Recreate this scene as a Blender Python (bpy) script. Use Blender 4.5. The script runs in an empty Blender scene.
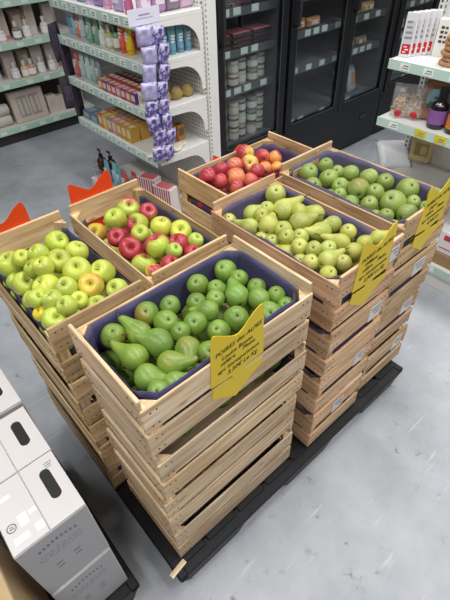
import bpy, bmesh, math, random
from mathutils import Vector, Matrix, Euler, noise
random.seed(11)
SC = bpy.context.scene
COL = SC.collection
PI = math.pi

# ------------------------------------------------------------------ materials
def lin(c):
    if isinstance(c, str):
        c = c.lstrip('#'); c = tuple(int(c[i:i+2], 16) for i in (0, 2, 4))
    return tuple(((v/255)/12.92 if v/255 <= .04045 else ((v/255+.055)/1.055)**2.4) for v in c) + (1.0,)

MATS = {}
def plain(hexc, rough=.5, metal=0.0, bump=0.0, bscale=60, coat=0.0, var=.06):
    key = (hexc, rough, metal, bump, bscale, coat)
    if key in MATS: return MATS[key]
    m = bpy.data.materials.new('mat_' + hexc); m.use_nodes = True
    nt = m.node_tree; b = nt.nodes['Principled BSDF']
    tc = nt.nodes.new('ShaderNodeTexCoord'); no = nt.nodes.new('ShaderNodeTexNoise'); no.inputs['Scale'].default_value = 18
    nt.links.new(tc.outputs['Object'], no.inputs['Vector'])
    mx = nt.nodes.new('ShaderNodeMix'); mx.data_type = 'RGBA'
    c = lin(hexc)
    mx.inputs['A'].default_value = tuple(v*(1-var) for v in c[:3]) + (1,)
    mx.inputs['B'].default_value = tuple(min(1, v*(1+var)) for v in c[:3]) + (1,)
    nt.links.new(no.outputs['Fac'], mx.inputs['Factor']); nt.links.new(mx.outputs['Result'], b.inputs['Base Color'])
    b.inputs['Roughness'].default_value = rough; b.inputs['Metallic'].default_value = metal
    b.inputs['Coat Weight'].default_value = coat
    if bump:
        n2 = nt.nodes.new('ShaderNodeTexNoise'); n2.inputs['Scale'].default_value = bscale
        nt.links.new(tc.outputs['Object'], n2.inputs['Vector'])
        bp = nt.nodes.new('ShaderNodeBump'); bp.inputs['Strength'].default_value = bump; bp.inputs['Distance'].default_value = .01
        nt.links.new(n2.outputs['Fac'], bp.inputs['Height']); nt.links.new(bp.outputs['Normal'], b.inputs['Normal'])
    MATS[key] = m
    return m

def N(nt, t, **kw):
    n = nt.nodes.new(t)
    for k, v in kw.items(): setattr(n, k, v)
    return n
def ramp(nt, stops):
    r = nt.nodes.new('ShaderNodeValToRGB'); e = r.color_ramp.elements
    e[0].position, e[0].color = stops[0]; e[1].position, e[1].color = stops[-1]
    for p, c in stops[1:-1]:
        x = e.new(p); x.color = c
    return r

def wood_mat():
    m = bpy.data.materials.new('rough_sawn_wood'); m.use_nodes = True
    nt = m.node_tree; b = nt.nodes['Principled BSDF']; L = nt.links.new
    tc = N(nt, 'ShaderNodeTexCoord'); oi = N(nt, 'ShaderNodeObjectInfo')
    mul = N(nt, 'ShaderNodeVectorMath', operation='SCALE'); mul.inputs['Scale'].default_value = 7.0
    cmb = N(nt, 'ShaderNodeCombineXYZ'); L(oi.outputs['Random'], cmb.inputs['X']); L(oi.outputs['Random'], cmb.inputs['Y']); L(oi.outputs['Random'], cmb.inputs['Z'])
    L(cmb.outputs[0], mul.inputs[0])
    add = N(nt, 'ShaderNodeVectorMath', operation='ADD'); L(tc.outputs['Object'], add.inputs[0]); L(mul.outputs[0], add.inputs[1])
    uv = N(nt, 'ShaderNodeAttribute', attribute_name='grain')        # along-the-board coordinate stored on the mesh
    add2 = N(nt, 'ShaderNodeVectorMath', operation='ADD'); L(uv.outputs['Vector'], add2.inputs[0]); L(mul.outputs[0], add2.inputs[1])
    mp = N(nt, 'ShaderNodeMapping'); mp.inputs['Scale'].default_value = (3.5, 45, 45); L(add2.outputs[0], mp.inputs['Vector'])
    n1 = N(nt, 'ShaderNodeTexNoise'); n1.inputs['Scale'].default_value = 1.6; n1.inputs['Detail'].default_value = 5; n1.inputs['Distortion'].default_value = .6
    L(mp.outputs[0], n1.inputs['Vector'])
    mp2 = N(nt, 'ShaderNodeMapping'); mp2.inputs['Scale'].default_value = (3, 9, 9); L(add2.outputs[0], mp2.inputs['Vector'])
    n2 = N(nt, 'ShaderNodeTexNoise'); n2.inputs['Scale'].default_value = 1.4; L(mp2.outputs[0], n2.inputs['Vector'])
    r1 = ramp(nt, [(.28, lin('#bda684')), (.5, lin('#e4d3b8')), (.7, lin('#f8efde'))]); L(n1.outputs['Fac'], r1.inputs['Fac'])
    # knots
    vo = N(nt, 'ShaderNodeTexVoronoi'); mp3 = N(nt, 'ShaderNodeMapping'); mp3.inputs['Scale'].default_value = (7, 17, 17); L(add2.outputs[0], mp3.inputs['Vector']); L(mp3.outputs[0], vo.inputs['Vector']); vo.inputs['Scale'].default_value = 1.0
    rk = ramp(nt, [(.05, (1, 1, 1, 1)), (.13, (0, 0, 0, 1))]); L(vo.outputs['Distance'], rk.inputs['Fac'])
    kn = N(nt, 'ShaderNodeMix', data_type='RGBA'); L(r1.outputs['Color'], kn.inputs['A']); kn.inputs['B'].default_value = lin('#8a6238')
    km = N(nt, 'ShaderNodeMath', operation='MULTIPLY'); km.inputs[1].default_value = .6; L(rk.outputs['Color'], km.inputs[0]); L(km.outputs[0], kn.inputs['Factor'])
    # blotchy weathering
    r2 = ramp(nt, [(.3, (.70, .66, .62, 1)), (.6, (1.0, 1.0, 1.0, 1))]); L(n2.outputs['Fac'], r2.inputs['Fac'])
    mm = N(nt, 'ShaderNodeMix', data_type='RGBA', blend_type='MULTIPLY'); mm.inputs['Factor'].default_value = .75
    L(kn.outputs['Result'], mm.inputs['A']); L(r2.outputs['Color'], mm.inputs['B'])
    tint = N(nt, 'ShaderNodeMix', data_type='RGBA', blend_type='MULTIPLY'); tint.inputs['Factor'].default_value = 1
    L(mm.outputs['Result'], tint.inputs['A']); L(oi.outputs['Color'], tint.inputs['B'])
    hsv = N(nt, 'ShaderNodeHueSaturation'); mr = N(nt, 'ShaderNodeMapRange'); mr.inputs['To Min'].default_value = .86; mr.inputs['To Max'].default_value = 1.12
    L(oi.outputs['Random'], mr.inputs['Value']); L(mr.outputs[0], hsv.inputs['Value']); L(tint.outputs['Result'], hsv.inputs['Color'])
    L(hsv.outputs[0], b.inputs['Base Color']); b.inputs['Roughness'].default_value = .75
    bp = N(nt, 'ShaderNodeBump'); bp.inputs['Strength'].default_value = .25; bp.inputs['Distance'].default_value = .004
    L(n1.outputs['Fac'], bp.inputs['Height']); L(bp.outputs[0], b.inputs['Normal'])
    return m
WOOD = wood_mat()

def fruit_mat(name, blush, dots, rough, spread):
    m = bpy.data.materials.new(name); m.use_nodes = True
    nt = m.node_tree; b = nt.nodes['Principled BSDF']; L = nt.links.new
    tc = N(nt, 'ShaderNodeTexCoord'); oi = N(nt, 'ShaderNodeObjectInfo')
    sc = N(nt, 'ShaderNodeVectorMath', operation='SCALE'); sc.inputs['Scale'].default_value = 40
    cmb = N(nt, 'ShaderNodeCombineXYZ'); L(oi.outputs['Random'], cmb.inputs['X']); L(oi.outputs['Random'], cmb.inputs['Z']); L(cmb.outputs[0], sc.inputs[0])
    add = N(nt, 'ShaderNodeVectorMath', operation='ADD'); L(tc.outputs['Object'], add.inputs[0]); L(sc.outputs[0], add.inputs[1])
    n1 = N(nt, 'ShaderNodeTexNoise'); n1.inputs['Scale'].default_value = .75; n1.inputs['Detail'].default_value = 3; L(add.outputs[0], n1.inputs['Vector'])
    # blush: one side of the fruit, broken up by streaks running stem to calyx
    mp = N(nt, 'ShaderNodeMapping'); mp.inputs['Scale'].default_value = (5, 5, .6); L(add.outputs[0], mp.inputs['Vector'])
    n2 = N(nt, 'ShaderNodeTexNoise'); n2.inputs['Scale'].default_value = 1.2; n2.inputs['Detail'].default_value = 4; L(mp.outputs[0], n2.inputs['Vector'])
    dt = N(nt, 'ShaderNodeVectorMath', operation='DOT_PRODUCT'); L(tc.outputs['Object'], dt.inputs[0]); dt.inputs[1].default_value = (.8, .25, .15)
    s1 = N(nt, 'ShaderNodeMath', operation='MULTIPLY_ADD'); L(n1.outputs['Fac'], s1.inputs[0]); s1.inputs[1].default_value = 1.1; L(dt.outputs['Value'], s1.inputs[2])
    s2 = N(nt, 'ShaderNodeMath', operation='MULTIPLY_ADD'); L(n2.outputs['Fac'], s2.inputs[0]); s2.inputs[1].default_value = .7; L(s1.outputs[0], s2.inputs[2])
    al = N(nt, 'ShaderNodeMath', operation='MULTIPLY_ADD'); L(oi.outputs['Alpha'], al.inputs[0]); al.inputs[1].default_value = 2.6; al.inputs[2].default_value = -2.25
    s3 = N(nt, 'ShaderNodeMath', operation='ADD'); L(s2.outputs[0], s3.inputs[0]); L(al.outputs[0], s3.inputs[1])
    mr = N(nt, 'ShaderNodeMapRange', interpolation_type='SMOOTHSTEP'); mr.inputs['From Min'].default_value = -spread; mr.inputs['From Max'].default_value = spread; L(s3.outputs[0], mr.inputs['Value'])
    # ground colour with soft mottling
    hv = N(nt, 'ShaderNodeHueSaturation'); m2 = N(nt, 'ShaderNodeMapRange'); m2.inputs['From Min'].default_value = .3; m2.inputs['From Max'].default_value = .7; m2.inputs['To Min'].default_value = .76; m2.inputs['To Max'].default_value = 1.16
    L(n1.outputs['Fac'], m2.inputs['Value']); L(m2.outputs[0], hv.inputs['Value']); L(oi.outputs['Color'], hv.inputs['Color'])
    mx = N(nt, 'ShaderNodeMix', data_type='RGBA'); L(mr.outputs[0], mx.inputs['Factor']); L(hv.outputs[0], mx.inputs['A']); mx.inputs['B'].default_value = lin(blush)
    vo = N(nt, 'ShaderNodeTexVoronoi'); vo.inputs['Scale'].default_value = 8; L(add.outputs[0], vo.inputs['Vector'])
    rv = ramp(nt, [(.08, (1, 1, 1, 1)), (.16, (0, 0, 0, 1))]); L(vo.outputs['Distance'], rv.inputs['Fac'])
    vm = N(nt, 'ShaderNodeMath', operation='MULTIPLY'); vm.inputs[1].default_value = .35; L(rv.outputs['Color'], vm.inputs[0])
    m3 = N(nt, 'ShaderNodeMix', data_type='RGBA'); L(vm.outputs[0], m3.inputs['Factor']); L(mx.outputs['Result'], m3.inputs['A']); m3.inputs['B'].default_value = lin(dots)
    L(m3.outputs['Result'], b.inputs['Base Color'])
    b.inputs['Roughness'].default_value = rough
    b.inputs['Subsurface Weight'].default_value = .04; b.inputs['Subsurface Radius'].default_value = (.6, .6, .2); b.inputs['Subsurface Scale'].default_value = .004
    return m
PEAR_SKIN = fruit_mat('pear_skin', '#8c7a35', '#71803a', .36, .5)
APPLE_SKIN = fruit_mat('apple_skin', '#a83440', '#d4d490', .27, .42)
STEM = plain('#5a4326', .8); CALYX = plain('#4a3a20', .9)

def paper_mat():
    m = bpy.data.materials.new('purple_tissue_paper'); m.use_nodes = True
    nt = m.node_tree; b = nt.nodes['Principled BSDF']; L = nt.links.new
    tc = N(nt, 'ShaderNodeTexCoord'); n = N(nt, 'ShaderNodeTexNoise'); n.inputs['Scale'].default_value = 14; n.inputs['Detail'].default_value = 4; L(tc.outputs['Object'], n.inputs['Vector'])
    oi = N(nt, 'ShaderNodeObjectInfo'); hv = N(nt, 'ShaderNodeHueSaturation'); mr = N(nt, 'ShaderNodeMapRange'); mr.inputs['To Min'].default_value = .8; mr.inputs['To Max'].default_value = 1.2
    L(n.outputs['Fac'], mr.inputs['Value']); L(mr.outputs[0], hv.inputs['Value']); L(oi.outputs['Color'], hv.inputs['Color']); L(hv.outputs[0], b.inputs['Base Color'])
    b.inputs['Roughness'].default_value = .75
    bp = N(nt, 'ShaderNodeBump'); bp.inputs['Strength'].default_value = .5; bp.inputs['Distance'].default_value = .01; L(n.outputs['Fac'], bp.inputs['Height']); L(bp.outputs[0], b.inputs['Normal'])
    return m
PAPER = paper_mat()

def floor_mat():
    m = bpy.data.materials.new('worn_painted_concrete'); m.use_nodes = True
    nt = m.node_tree; b = nt.nodes['Principled BSDF']; L = nt.links.new
    tc = N(nt, 'ShaderNodeTexCoord')
    n1 = N(nt, 'ShaderNodeTexNoise'); n1.inputs['Scale'].default_value = 2.2; n1.inputs['Detail'].default_value = 8; n1.inputs['Roughness'].default_value = .65; L(tc.outputs['Object'], n1.inputs['Vector'])
    r1 = ramp(nt, [(.3, lin('#92969b')), (.5, lin('#a9adb3')), (.7, lin('#bdc0c5'))]); L(n1.outputs['Fac'], r1.inputs['Fac'])
    n2 = N(nt, 'ShaderNodeTexNoise'); n2.inputs['Scale'].default_value = 16; n2.inputs['Detail'].default_value = 6; n2.inputs['Roughness'].default_value = .7; L(tc.outputs['Object'], n2.inputs['Vector'])
    r2 = ramp(nt, [(.585, (0, 0, 0, 1)), (.67, (1, 1, 1, 1))]); L(n2.outputs['Fac'], r2.inputs['Fac'])
    n3 = N(nt, 'ShaderNodeTexNoise'); n3.inputs['Scale'].default_value = 3.1; n3.inputs['Detail'].default_value = 2; L(tc.outputs['Object'], n3.inputs['Vector'])
    r3 = ramp(nt, [(.5, (0, 0, 0, 1)), (.62, (1, 1, 1, 1))]); L(n3.outputs['Fac'], r3.inputs['Fac'])
    mu = N(nt, 'ShaderNodeMath', operation='MULTIPLY'); L(r2.outputs['Color'], mu.inputs[0]); L(r3.outputs['Color'], mu.inputs[1])
    m1 = N(nt, 'ShaderNodeMath', operation='MULTIPLY'); m1.inputs[1].default_value = .75; L(mu.outputs[0], m1.inputs[0])
    mx = N(nt, 'ShaderNodeMix', data_type='RGBA'); L(m1.outputs[0], mx.inputs['Factor']); L(r1.outputs['Color'], mx.inputs['A']); mx.inputs['B'].default_value = lin('#5e5f60')
    # pale scratches
    mp = N(nt, 'ShaderNodeMapping'); mp.inputs['Scale'].default_value = (3, 30, 1); mp.inputs['Rotation'].default_value = (0, 0, .7); L(tc.outputs['Object'], mp.inputs['Vector'])
    n4 = N(nt, 'ShaderNodeTexNoise'); n4.inputs['Scale'].default_value = 1.3; n4.inputs['Detail'].default_value = 3; L(mp.outputs[0], n4.inputs['Vector'])
    r4 = ramp(nt, [(.66, (0, 0, 0, 1)), (.72, (.4, .4, .4, 1))]); L(n4.outputs['Fac'], r4.inputs['Fac'])
    m4 = N(nt, 'ShaderNodeMix', data_type='RGBA'); L(r4.outputs['Color'], m4.inputs['Factor']); L(mx.outputs['Result'], m4.inputs['A']); m4.inputs['B'].default_value = lin('#d6d8da')
    L(m4.outputs['Result'], b.inputs['Base Color'])
    rr = N(nt, 'ShaderNodeMapRange'); rr.inputs['To Min'].default_value = .35; rr.inputs['To Max'].default_value = .65; L(n1.outputs['Fac'], rr.inputs['Value']); L(rr.outputs[0], b.inputs['Roughness'])
    bp = N(nt, 'ShaderNodeBump'); bp.inputs['Strength'].default_value = .08; L(n2.outputs['Fac'], bp.inputs['Height']); L(bp.outputs[0], b.inputs['Normal'])
    return m

def glass_mat():
    m = bpy.data.materials.new('door_glass'); m.use_nodes = True
    nt = m.node_tree; nt.nodes.remove(nt.nodes['Principled BSDF']); out = nt.nodes['Material Output']; L = nt.links.new
    t = N(nt, 'ShaderNodeBsdfTransparent'); t.inputs['Color'].default_value = (.93, .95, .96, 1)
    g = N(nt, 'ShaderNodeBsdfGlossy'); g.inputs['Roughness'].default_value = .03
    lw = N(nt, 'ShaderNodeLayerWeight'); pw = N(nt, 'ShaderNodeMath', operation='POWER'); pw.inputs[1].default_value = 4; L(lw.outputs['Facing'], pw.inputs[0])
    fr = N(nt, 'ShaderNodeMath', operation='MULTIPLY_ADD'); L(pw.outputs[0], fr.inputs[0]); fr.inputs[1].default_value = .6; fr.inputs[2].default_value = .05
    mx = N(nt, 'ShaderNodeMixShader'); L(fr.outputs[0], mx.inputs[0]); L(t.outputs[0], mx.inputs[1]); L(g.outputs[0], mx.inputs[2]); L(mx.outputs[0], out.inputs['Surface'])
    return m
GLASS = glass_mat()
def film_mat(name, tint, w):
    m = bpy.data.materials.new(name); m.use_nodes = True
    nt = m.node_tree; b = nt.nodes['Principled BSDF']; out = nt.nodes['Material Output']; L = nt.links.new
    b.inputs['Base Color'].default_value = lin(tint); b.inputs['Roughness'].default_value = .15
    t = N(nt, 'ShaderNodeBsdfTransparent'); mx = N(nt, 'ShaderNodeMixShader'); mx.inputs[0].default_value = w
    L(t.outputs[0], mx.inputs[1]); L(b.outputs[0], mx.inputs[2]); L(mx.outputs[0], out.inputs['Surface'])
    return m
FILM = film_mat('clear_plastic_film', '#e8e8e8', .22)

def perforated_mat():
    m = bpy.data.materials.new('white_perforated_steel'); m.use_nodes = True
    nt = m.node_tree; b = nt.nodes['Principled BSDF']; L = nt.links.new
    tc = N(nt, 'ShaderNodeTexCoord'); sx = N(nt, 'ShaderNodeSeparateXYZ'); L(tc.outputs['Object'], sx.inputs[0])
    sq = []
    for o in ('Y', 'Z'):
        a = N(nt, 'ShaderNodeMath', operation='MULTIPLY'); a.inputs[1].default_value = 1/.022; L(sx.outputs[o], a.inputs[0])
        f = N(nt, 'ShaderNodeMath', operation='FRACT'); L(a.outputs[0], f.inputs[0])
        s = N(nt, 'ShaderNodeMath', operation='SUBTRACT'); s.inputs[1].default_value = .5; L(f.outputs[0], s.inputs[0])
        p = N(nt, 'ShaderNodeMath', operation='POWER'); p.inputs[1].default_value = 2; L(s.outputs[0], p.inputs[0]); sq.append(p)
    ad = N(nt, 'ShaderNodeMath', operation='ADD'); L(sq[0].outputs[0], ad.inputs[0]); L(sq[1].outputs[0], ad.inputs[1])
    lt = N(nt, 'ShaderNodeMath', operation='LESS_THAN'); lt.inputs[1].default_value = .055; L(ad.outputs[0], lt.inputs[0])
    mx = N(nt, 'ShaderNodeMix', data_type='RGBA'); L(lt.outputs[0], mx.inputs['Factor']); mx.inputs['A'].default_value = lin('#e9e8e4'); mx.inputs['B'].default_value = lin('#8f8d88')
    L(mx.outputs['Result'], b.inputs['Base Color']); b.inputs['Roughness'].default_value = .4
    return m
PERF = perforated_mat()

# ------------------------------------------------------------------ mesh helpers
def mesh_obj(name, bm, mats, parent=None, smooth=False, loc=None, grain=False):
    me = bpy.data.meshes.new(name); bm.normal_update(); bm.to_mesh(me); bm.free()
    for m in (mats if isinstance(mats, (list, tuple)) else [mats]): me.materials.append(m)
    if smooth:
        for p in me.polygons: p.use_smooth = True
    o = bpy.data.objects.new(name, me); COL.objects.link(o)
    if parent: o.parent = parent
    if loc: o.location = loc
    return o
def empty(name, loc=(0, 0, 0), rz=0):
    o = bpy.data.objects.new(name, None); COL.objects.link(o); o.location = loc; o.rotation_euler = (0, 0, rz)
    o.empty_display_size = .05
    return o
def tag(o, label, cat, group=None, kind=None):
    if not 4 <= len(label.split()) <= 16: print('LABEL LENGTH', len(label.split()), label)
    o['label'] = label; o['category'] = cat
    if group: o['group'] = group
    if kind: o['kind'] = kind
    return o
def struct(o):
    o['kind'] = 'structure'; return o
def box(bm, x0, x1, y0, y1, z0, z1, bev=0, mi=0, rot=None, seg=1):
    r = bmesh.ops.create_cube(bm, size=1)
    vs = r['verts']
    for v in vs: v.co = Vector(((v.co.x+.5)*(x1-x0)+x0, (v.co.y+.5)*(y1-y0)+y0, (v.co.z+.5)*(z1-z0)+z0))
    fs = set(f for v in vs for f in v.link_faces)
    for f in fs: f.material_index = mi
    if bev:
        es = list(set(e for v in vs for e in v.link_edges))
        rb = bmesh.ops.bevel(bm, geom=es, offset=bev, segments=seg, affect='EDGES', profile=.5)
        for f in rb['faces']: f.material_index = mi
        vs = list(set(v for f in rb['faces'] for v in f.verts) | set(v for v in vs if v.is_valid))
    if rot is not None:
        for v in vs: v.co = rot @ v.co
    return vs
def lathe(bm, prof, seg=20, mi=0, center=(0, 0, 0), sx=1, sy=1):
    rings = []
    for r, z in prof:
        if r < 1e-5: rings.append([bm.verts.new((center[0], center[1], center[2]+z))])
        else: rings.append([bm.verts.new((center[0]+sx*r*math.cos(2*PI*k/seg), center[1]+sy*r*math.sin(2*PI*k/seg), center[2]+z)) for k in range(seg)])
    for a, b in zip(rings, rings[1:]):
        for k in range(seg):
            k2 = (k+1) % seg
            if len(a) == 1 and len(b) == 1: continue
            if len(a) == 1: f = bm.faces.new((a[0], b[k2], b[k]))
            elif len(b) == 1: f = bm.faces.new((a[k], a[k2], b[0]))
            else: f = bm.faces.new((a[k], a[k2], b[k2], b[k]))
            f.material_index = mi
    return rings
def tube_path(bm, pts, r, seg=6, mi=0):
    pts = [Vector(p) for p in pts]; rings = []
    for i, p in enumerate(pts):
        t = (pts[min(i+1, len(pts)-1)]-pts[max(i-1, 0)]).normalized()
        a = t.orthogonal().normalized() if i == 0 else (prev - t*prev.dot(t)).normalized()
        prev = a; b = t.cross(a)
        rr = r[i] if isinstance(r, (list, tuple)) else r
        rings.append([bm.verts.new(p+rr*(math.cos(2*PI*k/seg)*a+math.sin(2*PI*k/seg)*b)) for k in range(seg)])
    for a, b in zip(rings, rings[1:]):
        for k in range(seg):
            f = bm.faces.new((a[k], a[(k+1) % seg], b[(k+1) % seg], b[k])); f.material_index = mi
    for ring, rev in ((rings[0], True), (rings[-1], False)):
        f = bm.faces.new(list(reversed(ring)) if rev else ring); f.material_index = mi
def prism(bm, pts, axis_fn, t, mi=0):
    """extrude a 2-D outline; axis_fn(a,b,c) maps outline coords plus depth to xyz"""
    f0 = [bm.verts.new(axis_fn(a, b, 0)) for a, b in pts]; f1 = [bm.verts.new(axis_fn(a, b, t)) for a, b in pts]
    fa = bm.faces.new(f0); fb = bm.faces.new(list(reversed(f1))); n = len(pts)
    fs = [fa, fb]
    for i in range(n): fs.append(bm.faces.new((f0[(i+1) % n], f0[i], f1[i], f1[(i+1) % n])))
    for f in fs: f.material_index = mi
    bmesh.ops.recalc_face_normals(bm, faces=fs)
def text_mesh(name, body, size, mat, parent, mtx, shear=0.0, align='CENTER', space=1.0):
    cu = bpy.data.curves.new(name, 'FONT'); cu.body = body; cu.size = size; cu.shear = shear; cu.align_x = align; cu.align_y = 'CENTER'
    cu.extrude = .0002; cu.space_character = space; cu.resolution_u = 2
    to = bpy.data.objects.new(name, cu); COL.objects.link(to)
    dg = bpy.context.evaluated_depsgraph_get(); me = bpy.data.meshes.new_from_object(to.evaluated_get(dg))
    bpy.data.objects.remove(to)
    me.materials.clear(); me.materials.append(mat)
    o = bpy.data.objects.new(name, me); COL.objects.link(o); o.parent = parent; o.matrix_local = mtx
    return o
def copy_tree(o, parent=None):
    c = o.copy(); COL.objects.link(c)
    c.parent = parent
    for ch in [x for x in KIDS.get(o.name, [])]: copy_tree(ch, c)
    return c
KIDS = {}
def note(o):
    """remember the children of a finished prototype so it can be copied"""
    KIDS[o.name] = list(o.children)
    for ch in o.children: note(ch)
ORD = ['zeroth', 'first', 'second', 'third', 'fourth', 'fifth', 'sixth', 'seventh', 'eighth', 'ninth', 'tenth', 'eleventh', 'twelfth', 'thirteenth', 'fourteenth', 'fifteenth', 'sixteenth', 'seventeenth', 'eighteenth']

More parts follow.
